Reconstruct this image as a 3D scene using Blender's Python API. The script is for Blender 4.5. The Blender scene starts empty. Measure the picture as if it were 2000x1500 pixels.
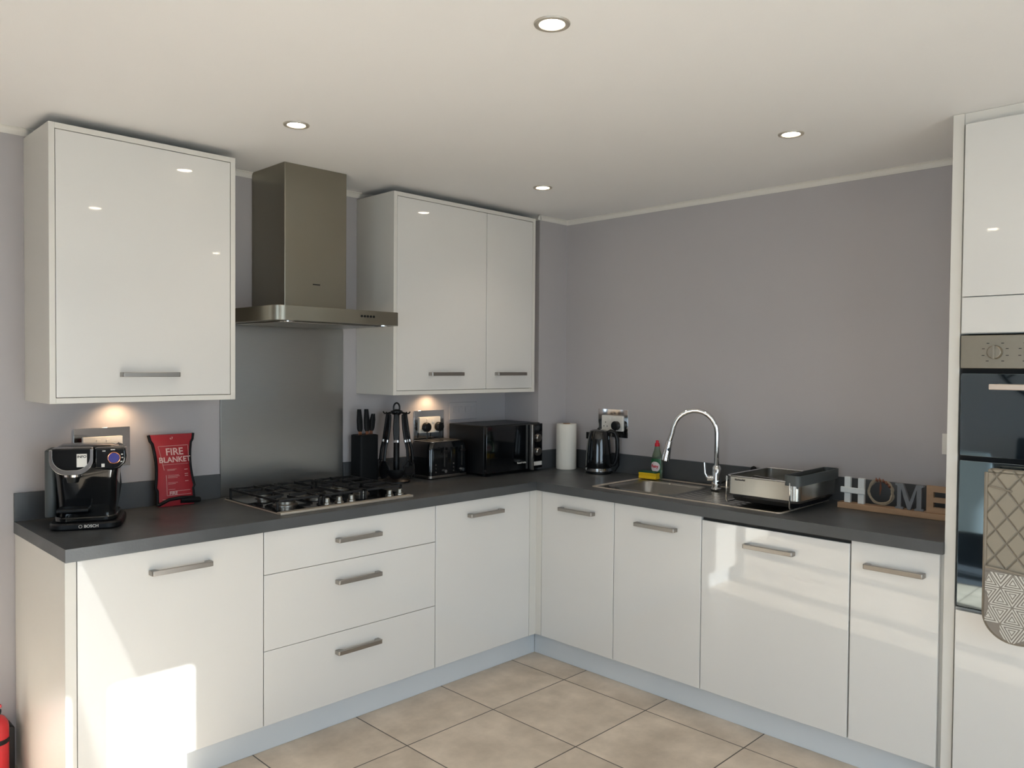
import bpy, bmesh, math, random
from mathutils import Vector, Matrix
random.seed(7)
PI = math.pi
S = bpy.context.scene
C = S.collection

# ------------------------------------------------------------------ camera
def make_camera():
    yaw, pitch, roll = [math.radians(a) for a in (45.1935, -1.3081, 0.4615)]
    fw = Vector((math.cos(pitch)*math.sin(yaw), math.cos(pitch)*math.cos(yaw), math.sin(pitch)))
    rt = Vector((math.cos(yaw), -math.sin(yaw), 0))
    up = rt.cross(fw)
    r2 = rt*math.cos(roll)+up*math.sin(roll)
    u2 = -rt*math.sin(roll)+up*math.cos(roll)
    cd = bpy.data.cameras.new('camera')
    cam = bpy.data.objects.new('camera', cd)
    C.objects.link(cam)
    m = Matrix((r2, u2, -fw)).transposed().to_4x4()
    m.translation = Vector((-3.5449, -3.3431, 1.4986))
    cam.matrix_world = m
    cd.sensor_width = 36.0
    cd.lens = 36.0*1540.1/2000.0
    cd.clip_start = 0.02
    S.camera = cam
make_camera()

# ------------------------------------------------------------------ light and exposure
S.view_settings.view_transform = 'Standard'
S.view_settings.look = 'None'
S.view_settings.gamma = 1.0
S.view_settings.exposure = 0.0
S.view_settings.use_curve_mapping = False
S.cycles.max_bounces = 10
S.cycles.diffuse_bounces = 6
S.cycles.glossy_bounces = 5
S.cycles.transparent_max_bounces = 12
S.cycles.sample_clamp_indirect = 6.0
S.cycles.use_denoising = True

SKY = 6.4
SUN = 32.0
LAMP = 5.0
w = bpy.data.worlds.new('sky'); S.world = w; w.use_nodes = True
nt = w.node_tree; bg = nt.nodes['Background']
bg.inputs['Color'].default_value = (0.69, 0.83, 1.0, 1); bg.inputs['Strength'].default_value = SKY

def add_light(name, kind, loc, direction, energy, color, **kw):
    l = bpy.data.lights.new(name, kind); l.energy = energy; l.color = color
    for k, v in kw.items(): setattr(l, k, v)
    o = bpy.data.objects.new(name, l); C.objects.link(o)
    o.location = loc
    o.rotation_euler = Vector(direction).to_track_quat('-Z', 'Y').to_euler()
    return o
add_light('sun', 'SUN', (-1, -9, 5), (-0.196, 0.98, -0.356), SUN, (1.0, 0.98, 0.965), angle=0.009)
XW, YW, ZC = -6.0, -5.0, 2.356          # room extents: opposite wall, garden wall, ceiling
# daylight enters by the garden doors and by an added, unseen window in the opposite wall
pl = add_light('daylight_portal', 'AREA', (-2.57, YW-0.02, 1.1), (0, 1, 0), 1.0, (1, 1, 1), shape='RECTANGLE', size=2.3, size_y=2.1)
pl.data.cycles.is_portal = True
pl = add_light('daylight_portal', 'AREA', (XW-0.02, -3.6, 1.275), (1, 0, 0), 1.0, (1, 1, 1), shape='RECTANGLE', size=2.2, size_y=1.65)
pl.data.cycles.is_portal = True

# ------------------------------------------------------------------ materials
M = {}
def srgb(r, g, b):
    f = lambda c: c/12.92 if c <= 0.04045 else ((c+0.055)/1.055)**2.4
    return (f(r/255), f(g/255), f(b/255), 1)
def mat(name, col, rough=0.5, metal=0.0, coat=0.0, noise=0.0, nscale=20.0, bump=0.0, bscale=200.0,
        stretch=(1, 1, 1), trans=0.0, ior=1.5, emit=None, estr=0.0, aniso=0.0, rnoise=0.0, spec=0.5, alpha=1.0):
    m = bpy.data.materials.new(name); m.use_nodes = True
    n = m.node_tree.nodes; l = m.node_tree.links; b = n['Principled BSDF']
    b.inputs['Base Color'].default_value = col
    b.inputs['Roughness'].default_value = rough
    b.inputs['Metallic'].default_value = metal
    b.inputs['Coat Weight'].default_value = coat
    b.inputs['Coat Roughness'].default_value = 0.03; b.inputs['Coat IOR'].default_value = 1.6
    b.inputs['Transmission Weight'].default_value = trans
    b.inputs['IOR'].default_value = ior
    b.inputs['Specular IOR Level'].default_value = spec
    b.inputs['Anisotropic'].default_value = aniso
    b.inputs['Alpha'].default_value = alpha
    if emit:
        b.inputs['Emission Color'].default_value = emit; b.inputs['Emission Strength'].default_value = estr
    tc = n.new('ShaderNodeTexCoord'); mp = n.new('ShaderNodeMapping'); mp.inputs['Scale'].default_value = stretch
    l.new(tc.outputs['Object'], mp.inputs['Vector'])
    if noise or rnoise:
        nz = n.new('ShaderNodeTexNoise'); nz.inputs['Scale'].default_value = nscale; nz.inputs['Detail'].default_value = 6
        l.new(mp.outputs['Vector'], nz.inputs['Vector'])
        if noise:
            mx = n.new('ShaderNodeMix'); mx.data_type = 'RGBA'
            mx.inputs[6].default_value = tuple(c*(1-noise) for c in col[:3])+(1,)
            mx.inputs[7].default_value = tuple(min(1, c*(1+noise)) for c in col[:3])+(1,)
            l.new(nz.outputs['Fac'], mx.inputs[0]); l.new(mx.outputs[2], b.inputs['Base Color'])
        if rnoise:
            mr = n.new('ShaderNodeMapRange'); mr.inputs[1].default_value = 0.3; mr.inputs[2].default_value = 0.7
            mr.inputs[3].default_value = max(0, rough-rnoise); mr.inputs[4].default_value = rough+rnoise
            l.new(nz.outputs['Fac'], mr.inputs[0]); l.new(mr.outputs[0], b.inputs['Roughness'])
    if bump:
        nb = n.new('ShaderNodeTexNoise'); nb.inputs['Scale'].default_value = bscale; nb.inputs['Detail'].default_value = 4
        bu = n.new('ShaderNodeBump'); bu.inputs['Strength'].default_value = bump; bu.inputs['Distance'].default_value = 0.002
        l.new(mp.outputs['Vector'], nb.inputs['Vector']); l.new(nb.outputs['Fac'], bu.inputs['Height']); l.new(bu.outputs[0], b.inputs['Normal'])
    M[name] = m
    return m
mat('wall_paint', srgb(173, 169, 170), 0.85, noise=0.02, nscale=3, bump=0.15, bscale=350)
mat('ceiling_paint', srgb(228, 228, 229), 0.9, noise=0.015, nscale=3, bump=0.1, bscale=300)
mat('trim_paint', srgb(216, 213, 206), 0.5, noise=0.01)
mat('gloss_white', srgb(216, 214, 210), 0.3, coat=1.0, noise=0.006, nscale=2)
mat('carcass_white', srgb(214, 211, 204), 0.4, noise=0.01)
mat('plinth_grey', srgb(204, 208, 211), 0.45, noise=0.02, nscale=5)
mat('worktop_laminate', srgb(72, 74, 76), 0.36, noise=0.28, nscale=5, stretch=(1, 1, 1), bump=0.12, bscale=120, rnoise=0.06)
mat('steel', srgb(160, 158, 154), 0.30, metal=1.0, noise=0.05, nscale=30, stretch=(1, 1, 25), aniso=0.4)
mat('hood_steel', srgb(150, 145, 132), 0.34, metal=1.0, noise=0.06, nscale=4, rnoise=0.06)
mat('hood_side_steel', srgb(150, 145, 132), 0.34, metal=1.0, noise=0.06, nscale=4, rnoise=0.06)
mat('sink_steel', srgb(190, 187, 180), 0.25, metal=1.0, noise=0.04, nscale=40)
mat('ring_metal', srgb(196, 190, 180), 0.45, metal=0.7, noise=0.02)
mat('trim_steel', srgb(214, 204, 190), 0.5, metal=0.85, noise=0.03)
mat('bowl_steel', srgb(160, 157, 152), 0.34, metal=1.0, noise=0.04, nscale=40)
mat('nickel', srgb(158, 153, 147), 0.33, metal=1.0, noise=0.05, nscale=60)
mat('chrome', srgb(225, 225, 225), 0.06, metal=1.0, noise=0.01)
mat('black_gloss', srgb(9, 11, 13), 0.1, coat=0.3, noise=0.1)
mat('black_plastic', srgb(14, 15, 17), 0.38, noise=0.1, spec=0.35)
mat('black_matte', srgb(9, 11, 13), 0.6, noise=0.12, spec=0.25)
mat('cast_iron', srgb(20, 20, 22), 0.55, noise=0.2, nscale=80, bump=0.3)
mat('dark_glass', srgb(8, 9, 11), 0.06, coat=0.3, noise=0.05)
mat('white_plastic', srgb(226, 222, 214), 0.35, noise=0.01)
mat('shadow_gap', srgb(40, 38, 36), 0.8, noise=0.05)
mat('red_fabric', srgb(158, 28, 38), 0.6, noise=0.08, nscale=60, bump=0.3, bscale=300)
mat('print_white', srgb(214, 176, 172), 0.6, noise=0.01)
mat('paper', srgb(226, 222, 212), 0.9, noise=0.02, nscale=60, bump=0.5, bscale=180)
mat('sponge_yellow', srgb(226, 186, 22), 0.9, noise=0.15, nscale=150, bump=0.8, bscale=300)
mat('scourer_green', srgb(26, 74, 56), 0.95, noise=0.25, nscale=200, bump=0.8, bscale=400)
mat('cap_red', srgb(200, 24, 44), 0.35, noise=0.02)
mat('soap_bottle', srgb(168, 186, 160), 0.12, trans=0.85, ior=1.35, noise=0.04)
mat('label_white', srgb(226, 214, 214), 0.5, noise=0.02)
mat('label_green', srgb(36, 96, 60), 0.5, noise=0.15, nscale=60)
mat('oak', srgb(164, 132, 102), 0.55, noise=0.22, nscale=9, stretch=(6, 1, 6), bump=0.2)
mat('letter_white', srgb(214, 216, 214), 0.6, noise=0.05, nscale=60, bump=0.3)
mat('letter_grey', srgb(116, 118, 122), 0.6, noise=0.08, nscale=60, bump=0.2)
mat('twig', srgb(160, 146, 126), 0.85, noise=0.3, nscale=80, bump=0.5)
mat('leaf_brown', srgb(120, 74, 56), 0.8, noise=0.2)
mat('rack_grey', srgb(70, 74, 74), 0.5, noise=0.05)
mat('knife_metal', srgb(214, 150, 120), 0.2, metal=1.0, noise=0.02)
mat('oven_fascia', srgb(150, 142, 128), 0.4, metal=0.85, noise=0.05, nscale=50)
mat('cream_bar', srgb(222, 206, 192), 0.3, metal=0.5, noise=0.02)
mat('glove_binding', srgb(136, 126, 112), 0.9, noise=0.08, nscale=200, bump=0.4, bscale=500)
mat('glove_print_base', srgb(134, 126, 116), 0.9, noise=0.05, nscale=200, bump=0.3, bscale=500)
mat('glove_print', srgb(202, 197, 187), 0.9, noise=0.03)
mat('red_enamel', srgb(196, 28, 40), 0.25, coat=0.3, noise=0.02)
mat('chair_fabric', srgb(150, 162, 168), 0.85, noise=0.08, nscale=100, bump=0.3)
mat('chair_wood', srgb(150, 112, 84), 0.5, noise=0.15, nscale=20)
mat('dark_wood', srgb(52, 42, 36), 0.45, noise=0.2, nscale=15)
mat('rug_pile', srgb(58, 62, 68), 0.95, noise=0.2, nscale=60, bump=0.8)
mat('frame_white', srgb(232, 232, 230), 0.35, noise=0.01)
mat('garden_ground', srgb(150, 148, 140), 0.9, noise=0.2, nscale=2)
mat('display_blue', srgb(56, 54, 110), 0.3, emit=srgb(60, 70, 190), estr=0.15, noise=0.02)
mat('lamp_glow', srgb(255, 240, 215), 0.4, emit=(1.0, 0.83, 0.60, 1), estr=45.0, noise=0.0)
mat('led_glow', srgb(255, 240, 215), 0.4, emit=(1.0, 0.78, 0.5, 1), estr=12.0, noise=0.0)
mat('burner_alu', srgb(150, 145, 136), 0.34, metal=1.0, noise=0.05)

def oven_glass():
    m = mat('oven_glass', srgb(22, 30, 36), 0.03, coat=0.0, noise=0.05, spec=0.5, ior=3.9)
    m.node_tree.nodes['Principled BSDF'].inputs['Specular Tint'].default_value = (0.74, 0.90, 1.0, 1)
oven_glass()
def pane_glass():
    m = bpy.data.materials.new('pane_glass'); m.use_nodes = True; n = m.node_tree.nodes; l = m.node_tree.links
    n.remove(n['Principled BSDF'])
    t = n.new('ShaderNodeBsdfTransparent'); t.inputs[0].default_value = (0.95, 0.97, 0.96, 1)
    g = n.new('ShaderNodeBsdfGlossy'); g.inputs['Roughness'].default_value = 0.02
    f = n.new('ShaderNodeFresnel'); f.inputs[0].default_value = 1.3
    mx = n.new('ShaderNodeMixShader'); l.new(f.outputs[0], mx.inputs[0]); l.new(t.outputs[0], mx.inputs[1]); l.new(g.outputs[0], mx.inputs[2])
    l.new(mx.outputs[0], n['Material Output'].inputs[0]); M['pane_glass'] = m
pane_glass()
def floor_mat():
    m = bpy.data.materials.new('floor_tile'); m.use_nodes = True; n = m.node_tree.nodes; l = m.node_tree.links; b = n['Principled BSDF']
    geo = n.new('ShaderNodeNewGeometry'); sep = n.new('ShaderNodeSeparateXYZ'); l.new(geo.outputs['Position'], sep.inputs[0])
    def mth(op, a, bv=None, c=None):
        q = n.new('ShaderNodeMath'); q.operation = op
        for i, v in enumerate((a, bv, c)):
            if v is None: continue
            if isinstance(v, (int, float)): q.inputs[i].default_value = v
            else: l.new(v, q.inputs[i])
        return q.outputs[0]
    P = 0.4695; ed = []; ids = []
    for ax, off in (('X', 0.7085), ('Y', 0.8925-0.0)):
        u = mth('DIVIDE', mth('ADD', sep.outputs[ax], off), P)
        ids.append(mth('FLOOR', u))
        fr = mth('FRACT', u)
        ed.append(mth('MINIMUM', fr, mth('SUBTRACT', 1.0, fr)))
    e = mth('MULTIPLY', mth('MINIMUM', ed[0], ed[1]), P)
    grout = mth('LESS_THAN', e, 0.0026)
    cmb = n.new('ShaderNodeCombineXYZ'); l.new(ids[0], cmb.inputs[0]); l.new(ids[1], cmb.inputs[1])
    wn = n.new('ShaderNodeTexWhiteNoise'); l.new(cmb.outputs[0], wn.inputs['Vector'])
    add = n.new('ShaderNodeVectorMath'); add.operation = 'MULTIPLY_ADD'
    l.new(wn.outputs['Color'], add.inputs[0]); add.inputs[1].default_value = (7, 7, 7); l.new(geo.outputs['Position'], add.inputs[2])
    nz = n.new('ShaderNodeTexNoise'); nz.inputs['Scale'].default_value = 4.5; nz.inputs['Detail'].default_value = 7; nz.inputs['Roughness'].default_value = 0.6
    l.new(add.outputs[0], nz.inputs['Vector'])
    rp = n.new('ShaderNodeValToRGB'); rp.color_ramp.elements[0].position = 0.3; rp.color_ramp.elements[1].position = 0.72
    rp.color_ramp.elements[0].color = srgb(180, 165, 147); rp.color_ramp.elements[1].color = srgb(224, 208, 189)
    l.new(nz.outputs['Fac'], rp.inputs[0])
    mx = n.new('ShaderNodeMix'); mx.data_type = 'RGBA'; l.new(grout, mx.inputs[0]); l.new(rp.outputs[0], mx.inputs[6]); mx.inputs[7].default_value = srgb(74, 66, 58)
    l.new(mx.outputs[2], b.inputs['Base Color'])
    b.inputs['Roughness'].default_value = 0.38
    bu = n.new('ShaderNodeBump'); bu.inputs['Strength'].default_value = 0.4; bu.inputs['Distance'].default_value = 0.002; bu.invert = True
    l.new(grout, bu.inputs['Height']); l.new(bu.outputs[0], b.inputs['Normal'])
    M['floor_tile'] = m
floor_mat()
def quilt_mat():
    m = mat('glove_quilt', srgb(158, 144, 124), 0.95)
    n = m.node_tree.nodes; l = m.node_tree.links; b = n['Principled BSDF']
    geo = n.new('ShaderNodeTexCoord'); sep = n.new('ShaderNodeSeparateXYZ'); l.new(geo.outputs['Object'], sep.inputs[0])
    def mth(op, a, bv=None):
        q = n.new('ShaderNodeMath'); q.operation = op
        for i, v in enumerate((a, bv)):
            if v is None: continue
            if isinstance(v, (int, float)): q.inputs[i].default_value = v
            else: l.new(v, q.inputs[i])
        return q.outputs[0]
    outs = []
    for s in (1, -1):
        u = mth('ADD', mth('MULTIPLY', sep.outputs['Z'], 12.0), mth('MULTIPLY', sep.outputs['Y'], 16.0*s))
        fr = mth('FRACT', u); outs.append(mth('MINIMUM', fr, mth('SUBTRACT', 1.0, fr)))
    e = mth('MINIMUM', outs[0], outs[1])
    mr = n.new('ShaderNodeMapRange'); l.new(e, mr.inputs[0]); mr.inputs[1].default_value = 0.0; mr.inputs[2].default_value = 0.09
    bu = n.new('ShaderNodeBump'); bu.inputs['Strength'].default_value = 1.0; bu.inputs['Distance'].default_value = 0.004
    l.new(mr.outputs[0], bu.inputs['Height']); l.new(bu.outputs[0], b.inputs['Normal'])
    mx = n.new('ShaderNodeMix'); mx.data_type = 'RGBA'; l.new(mr.outputs[0], mx.inputs[0])
    mx.inputs[6].default_value = srgb(124, 116, 103); mx.inputs[7].default_value = srgb(144, 135, 120); l.new(mx.outputs[2], b.inputs['Base Color'])
quilt_mat()

# ------------------------------------------------------------------ mesh helpers
LOC = {}
class MB:
    """collects shapes, then links them as one mesh object"""
    def __init__(s): s.bm = bmesh.new()
    def _v(s, pts): return [s.bm.verts.new(p) for p in pts]
    def box(s, x0, x1, y0, y1, z0, z1):
        if x0 > x1: x0, x1 = x1, x0
        if y0 > y1: y0, y1 = y1, y0
        if z0 > z1: z0, z1 = z1, z0
        v = s._v([(x0,y0,z0),(x1,y0,z0),(x1,y1,z0),(x0,y1,z0),(x0,y0,z1),(x1,y0,z1),(x1,y1,z1),(x0,y1,z1)])
        for f in ((3,2,1,0),(4,5,6,7),(0,1,5,4),(1,2,6,5),(2,3,7,6),(3,0,4,7)): s.bm.faces.new([v[i] for i in f])
        return s
    def prism(s, poly, a, b, axis='z'):
        """polygon (2D) extruded from a to b along axis. x: (y,z), y: (x,z), z: (x,y)"""
        def P(u, v, t): return {'x': (t, u, v), 'y': (u, t, v), 'z': (u, v, t)}[axis]
        A = s._v([P(u, v, a) for u, v in poly]); B = s._v([P(u, v, b) for u, v in poly])
        n = len(poly)
        s.bm.faces.new(A); s.bm.faces.new(B[::-1])
        for i in range(n): s.bm.faces.new([A[i], B[i], B[(i+1) % n], A[(i+1) % n]][::-1])
        return s
    def rings(s, rings, cap=True, closed=False):
        R = [s._v(r) for r in rings]; n = len(R[0])
        rng = range(len(R)) if closed else range(len(R)-1)
        for k in rng:
            A, B = R[k], R[(k+1) % len(R)]
            for i in range(n): s.bm.faces.new([A[i], A[(i+1) % n], B[(i+1) % n], B[i]])
        if cap and not closed: s.bm.faces.new(R[0][::-1]); s.bm.faces.new(R[-1])
        return s
    def lathe(s, prof, c=(0, 0), seg=32, sx=1, sy=1, cap=True):
        return s.rings([[(c[0]+r*sx*math.cos(2*PI*i/seg), c[1]+r*sy*math.sin(2*PI*i/seg), z) for i in range(seg)] for r, z in prof], cap)
    def cyl(s, p0, p1, r0, r1=None, seg=20):
        return s.tube([p0, p1], [r0, r0 if r1 is None else r1], seg)
    def tube(s, pts, r, seg=10, closed=False):
        pts = [Vector(p) for p in pts]; n = len(pts)
        rs = r if isinstance(r, (list, tuple)) else [r]*n
        rings = []; up = None
        for i, p in enumerate(pts):
            if closed: t = pts[(i+1) % n]-pts[i-1]
            else: t = pts[min(i+1, n-1)]-pts[max(i-1, 0)]
            t.normalize()
            if up is None:
                a = Vector((0, 0, 1)) if abs(t.z) < 0.9 else Vector((1, 0, 0)); up = (a-t*a.dot(t)).normalized()
            else: up = (up-t*up.dot(t)).normalized()
            sd = t.cross(up)
            rings.append([tuple(p+(up*math.cos(2*PI*k/seg)+sd*math.sin(2*PI*k/seg))*rs[i]) for k in range(seg)])
        return s.rings(rings, closed=closed)
    def grid(s, nu, nv, fn, thick=None):
        V = [[s.bm.verts.new(fn(i/nu, j/nv)) for j in range(nv+1)] for i in range(nu+1)]
        for i in range(nu):
            for j in range(nv): s.bm.faces.new([V[i][j], V[i+1][j], V[i+1][j+1], V[i][j+1]])
        return s
    def mesh(s, me, mx=None):
        t = bmesh.new(); t.from_mesh(me)
        if mx: t.transform(mx)
        tmp = bpy.data.meshes.new('tmp'); t.to_mesh(tmp); t.free(); s.bm.from_mesh(tmp); bpy.data.meshes.remove(tmp)
        return s
    def xf(s, mx): s.bm.transform(mx); return s
    def build(s, name, m, parent=None, bevel=0.0, smooth=False, solid=0.0, sub=0, segs=2, world=False):
        if world and parent is not None: s.bm.transform(Matrix.Translation(-LOC[parent.name]))
        bmesh.ops.recalc_face_normals(s.bm, faces=s.bm.faces)
        me = bpy.data.meshes.new(name); s.bm.to_mesh(me); s.bm.free()
        me.materials.append(M[m])
        o = bpy.data.objects.new(name, me); C.objects.link(o)
        if parent is not None: o.parent = parent; LOC[o.name] = LOC[parent.name].copy()
        else: LOC[o.name] = Vector((0, 0, 0))
        if solid:
            q = o.modifiers.new('solid', 'SOLIDIFY'); q.thickness = solid; q.offset = 0
        if bevel:
            q = o.modifiers.new('bevel', 'BEVEL'); q.width = bevel; q.segments = segs; q.limit_method = 'ANGLE'; q.angle_limit = math.radians(40)
        if sub:
            q = o.modifiers.new('sub', 'SUBSURF'); q.levels = sub; q.render_levels = sub
        if smooth or bevel or sub:
            for p in me.polygons: p.use_smooth = True
            if not sub: me.set_sharp_from_angle(angle=math.radians(38))
        return o
def rounded(x0, x1, y0, y1, r, n=6, corners=(1, 1, 1, 1)):
    """rounded rectangle polygon; corners: (x0y0, x1y0, x1y1, x0y1)"""
    out = []
    for k, (cx, cy, a) in enumerate(((x0, y0, PI), (x1, y0, 1.5*PI), (x1, y1, 0), (x0, y1, 0.5*PI))):
        if not corners[k]: out.append((cx, cy)); continue
        px = cx+r if cx == x0 else cx-r; py = cy+r if cy == y0 else cy-r
        for i in range(n+1):
            t = a+0.5*PI*i/n; out.append((px+r*math.cos(t), py+r*math.sin(t)))
    return out
def tag(o, label, cat, group=None, kind=None):
    o['label'] = label; o['category'] = cat
    if group: o['group'] = group
    if kind: o['kind'] = kind
    return o
def thing(name, label, cat, loc=(0, 0, 0), rz=0.0, group=None):
    o = bpy.data.objects.new(name, None); C.objects.link(o); o.empty_display_size = 0.05
    o.location = loc; o.rotation_euler = (0, 0, rz); LOC[o.name] = Vector(loc)
    return tag(o, label, cat, group)
def struct(name, mb, m, **kw):
    o = mb.build(name, m, **kw); o['kind'] = 'structure'; return o
def text_mesh(txt, size, extrude=0.0, align='CENTER', bold=0.0):
    cu = bpy.data.curves.new('t', 'FONT'); cu.body = txt; cu.size = size; cu.extrude = extrude; cu.align_x = align; cu.offset = bold
    cu.align_y = 'CENTER'
    ob = bpy.data.objects.new('t', cu); C.objects.link(ob)
    me = bpy.data.meshes.new_from_object(ob.evaluated_get(bpy.context.evaluated_depsgraph_get()))
    bpy.data.objects.remove(ob); bpy.data.curves.remove(cu)
    return me
def frame(origin, right, up):
    """matrix taking text space (x right, y up, z toward viewer) to a surface"""
    r = Vector(right).normalized(); u = Vector(up).normalized(); n = r.cross(u)
    m = Matrix((r, u, n)).transposed().to_4x4(); m.translation = Vector(origin); return m
def copy_tree(o, parent=None):
    c = o.copy(); C.objects.link(c); c.parent = parent
    for ch in list(o.children): copy_tree(ch, c)
    return c

# ------------------------------------------------------------------ room shell
T = 0.12
struct('floor', MB().box(XW-T, T, YW-T, T, -0.1, 0), 'floor_tile')
struct('ceiling', MB().box(XW-T, T, YW-T, T, ZC, ZC+0.1), 'ceiling_paint')
struct('wall_left', MB().box(XW-T, T, 0, T, 0, ZC), 'wall_paint')
struct('wall_right', MB().box(0, T, YW-T, 0, 0, ZC), 'wall_paint')
struct('wall_corner', MB().box(-0.238, 0, -0.272, 0, 0, ZC), 'wall_paint')
# garden wall with an opening for the glazed doors
GX0, GX1, GZ = -3.76, -1.38, 2.13
struct('wall_garden', MB().box(XW, GX0, YW-T, YW, 0, ZC).box(GX1, 0, YW-T, YW, 0, ZC).box(GX0, GX1, YW-T, YW, GZ, ZC), 'wall_paint')
WY0, WY1, WZ0, WZ1 = -4.7, -2.5, 0.45, 2.1  # unseen window, added and enlarged to bring more light from this side
struct('wall_opposite', MB().box(XW-T, XW, YW, WY0, 0, ZC).box(XW-T, XW, WY1, 0, 0, ZC).box(XW-T, XW, WY0, WY1, 0, WZ0).box(XW-T, XW, WY0, WY1, WZ1, ZC), 'wall_paint')
wf = MB()
for (y0, y1, z0, z1) in ((WY0, WY0+.06, WZ0, WZ1), (WY1-.06, WY1, WZ0, WZ1), (WY0, WY1, WZ0, WZ0+.06), (WY0, WY1, WZ1-.06, WZ1), (-3.63, -3.57, WZ0, WZ1)):
    wf.box(XW-.08, XW-.02, y0, y1, z0, z1)
wo = struct('added_window_1', wf, 'frame_white', bevel=0.004)
MB().box(XW-.055, XW-.045, WY0+.06, WY1-.06, WZ0+.06, WZ1-.06).build('pane', 'pane_glass', wo)
# glazed garden doors: panes leave the sun patches seen on the left units
PANES = [(-1.75, -1.48), (-2.50, -1.88), (-3.27, -2.65), (-3.66, -3.40)]
PZ0, PZ1 = 0.12, 2.05
edges = sorted([GX0, GX1]+[e for p in PANES for e in p])
df = MB()
for a, b in zip(edges[0::2], edges[1::2]): df.box(a, b, YW-.09, YW-.03, 0, GZ)
for a, b in PANES: df.box(a, b, YW-.085, YW-.035, 0, PZ0).box(a, b, YW-.085, YW-.035, PZ1, GZ)
do = struct('door_1', df, 'frame_white', bevel=0.003)
for a, b in PANES: MB().box(a, b, YW-.065, YW-.055, PZ0, PZ1).build('pane', 'pane_glass', do)
struct('ground_outside', MB().box(-14, 8, -16, YW-T, -0.2, -0.06), 'garden_ground')
# cornice and skirting
def cove(pts_out, name):
    pass
def strip(a, b, inward, z0, z1, d):
    """trim strip from a to b (2D), protruding d towards inward"""
    mb = MB(); a = Vector(a); b = Vector(b); i = Vector(inward)
    n = 5; poly = [(0, z1), (0, z0)]
    prof = [(0, z0), (d*0.18, z0)]+[(d*(0.18+0.82*(1-math.cos(t*PI/2/n))), z0+(z1-z0)*math.sin(t*PI/2/n)*0.9) for t in range(1, n+1)]+[(d, z1), (0, z1)]
    A = [mb.bm.verts.new((a.x+i.x*u, a.y+i.y*u, z)) for u, z in prof]; B = [mb.bm.verts.new((b.x+i.x*u, b.y+i.y*u, z)) for u, z in prof]
    mb.bm.faces.new(A); mb.bm.faces.new(B[::-1])
    for k in range(len(prof)): mb.bm.faces.new([A[k], A[(k+1) % len(prof)], B[(k+1) % len(prof)], B[k]])
    return mb
CZ = ZC-0.026
def add(mb, other):
    me = bpy.data.meshes.new('x'); other.bm.to_mesh(me); other.bm.free(); mb.bm.from_mesh(me); bpy.data.meshes.remove(me)
t1 = strip((XW, 0), (-1.849, 0), (0, -1), CZ, ZC, 0.018)
struct('trim_1', t1, 'trim_paint')
t2 = strip((-1.538, 0), (-0.238, 0), (0, -1), CZ, ZC, 0.018)
add(t2, strip((-0.238, 0), (-0.238, -0.29), (-1, 0), CZ, ZC, 0.018)); add(t2, strip((-0.256, -0.272), (0, -0.272), (0, -1), CZ, ZC, 0.018))
struct('trim_2', t2, 'trim_paint')
struct('trim_3', strip((0, -0.272), (0, -2.50), (-1, 0), CZ, ZC, 0.018), 'trim_paint')
struct('baseboard_left', MB().box(XW, -2.80, -0.015, 0, 0, 0.17), 'trim_paint', bevel=0.004)
struct('baseboard_opposite', MB().box(XW, XW+.015, YW, 0, 0, 0.17), 'trim_paint', bevel=0.004)

# ------------------------------------------------------------------ kitchen units
HT, WTK = 0.91, 0.0426        # worktop height, thickness
HB = HT-WTK
D = 0.596                     # door face distance from the wall
DT = 0.019
def handle(parent, a, b, face, z, facing, mname='nickel'):
    """square bow handle between a and b along the wall; face = door face coordinate"""
    mb = MB(); st = 0.032; bt = 0.012; h = 0.0085
    def bx(u0, u1, d0, d1, z0, z1):
        if facing == 'y': mb.box(u0, u1, face-d1, face-d0, z0, z1)
        else: mb.box(face-d1, face-d0, u0, u1, z0, z1)
    def pr(poly):   # polygon in (along, out)
        if facing == 'y': mb.prism([(u, face-d) for u, d in poly], z-h, z+h, 'z')
        else: mb.prism([(face-d, u) for u, d in poly], z-h, z+h, 'z')
    lo, hi = min(a, b), max(a, b)
    pr([(lo, 0), (lo+.020, 0), (lo+.030, st-bt), (hi-.030, st-bt), (hi-.020, 0), (hi, 0), (hi, st-.004), (hi-.004, st), (lo+.004, st), (lo, st-.004)])
    return mb.build('handle', mname, parent, bevel=0.0015, world=True)
def unit_y(name, label, x0, x1, cat='cabinet', end_panel=False):
    r = thing(name, label, cat, ((x0+x1)/2, -0.3, 0))
    mb = MB(); g = 0.0005
    mb.box(x0+g, x1-g, -D+DT+.002, -0.005, 0.1215, HB-.001)
    mb.build('carcass', 'carcass_white', r, world=True)
    return r
def unit_x(name, label, y0, y1, cat='cabinet', top=HB-.001, step=None):
    r = thing(name, label, cat, (-0.3, (y0+y1)/2, 0))
    g = 0.0005
    ys = step if step else y0+g
    mb = MB()
    if step: mb.prism([(y0+g, 0.1215), (y1-g, 0.1215), (y1-g, top), (step, top), (step, .70), (y0+g, .70)], -D+DT+.002, -0.005, 'x')
    else: mb.box(-D+DT+.002, -0.005, y0+g, y1-g, 0.1215, top)
    mb.build('carcass', 'carcass_white', r, world=True)
    return r
def door_y(parent, x0, x1, z0, z1, name='door', gap=0.0018):
    return MB().box(x0+gap, x1-gap, -D, -D+DT, z0, z1).build(name, 'gloss_white', parent, bevel=0.0015, world=True)
def door_x(parent, y0, y1, z0, z1, name='door', gap=0.0018, face=-D):
    return MB().box(face, face+DT, y0+gap, y1-gap, z0, z1).build(name, 'gloss_white', parent, bevel=0.0015, world=True)
DZ0, DZ1 = 0.122, HB-.004
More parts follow.
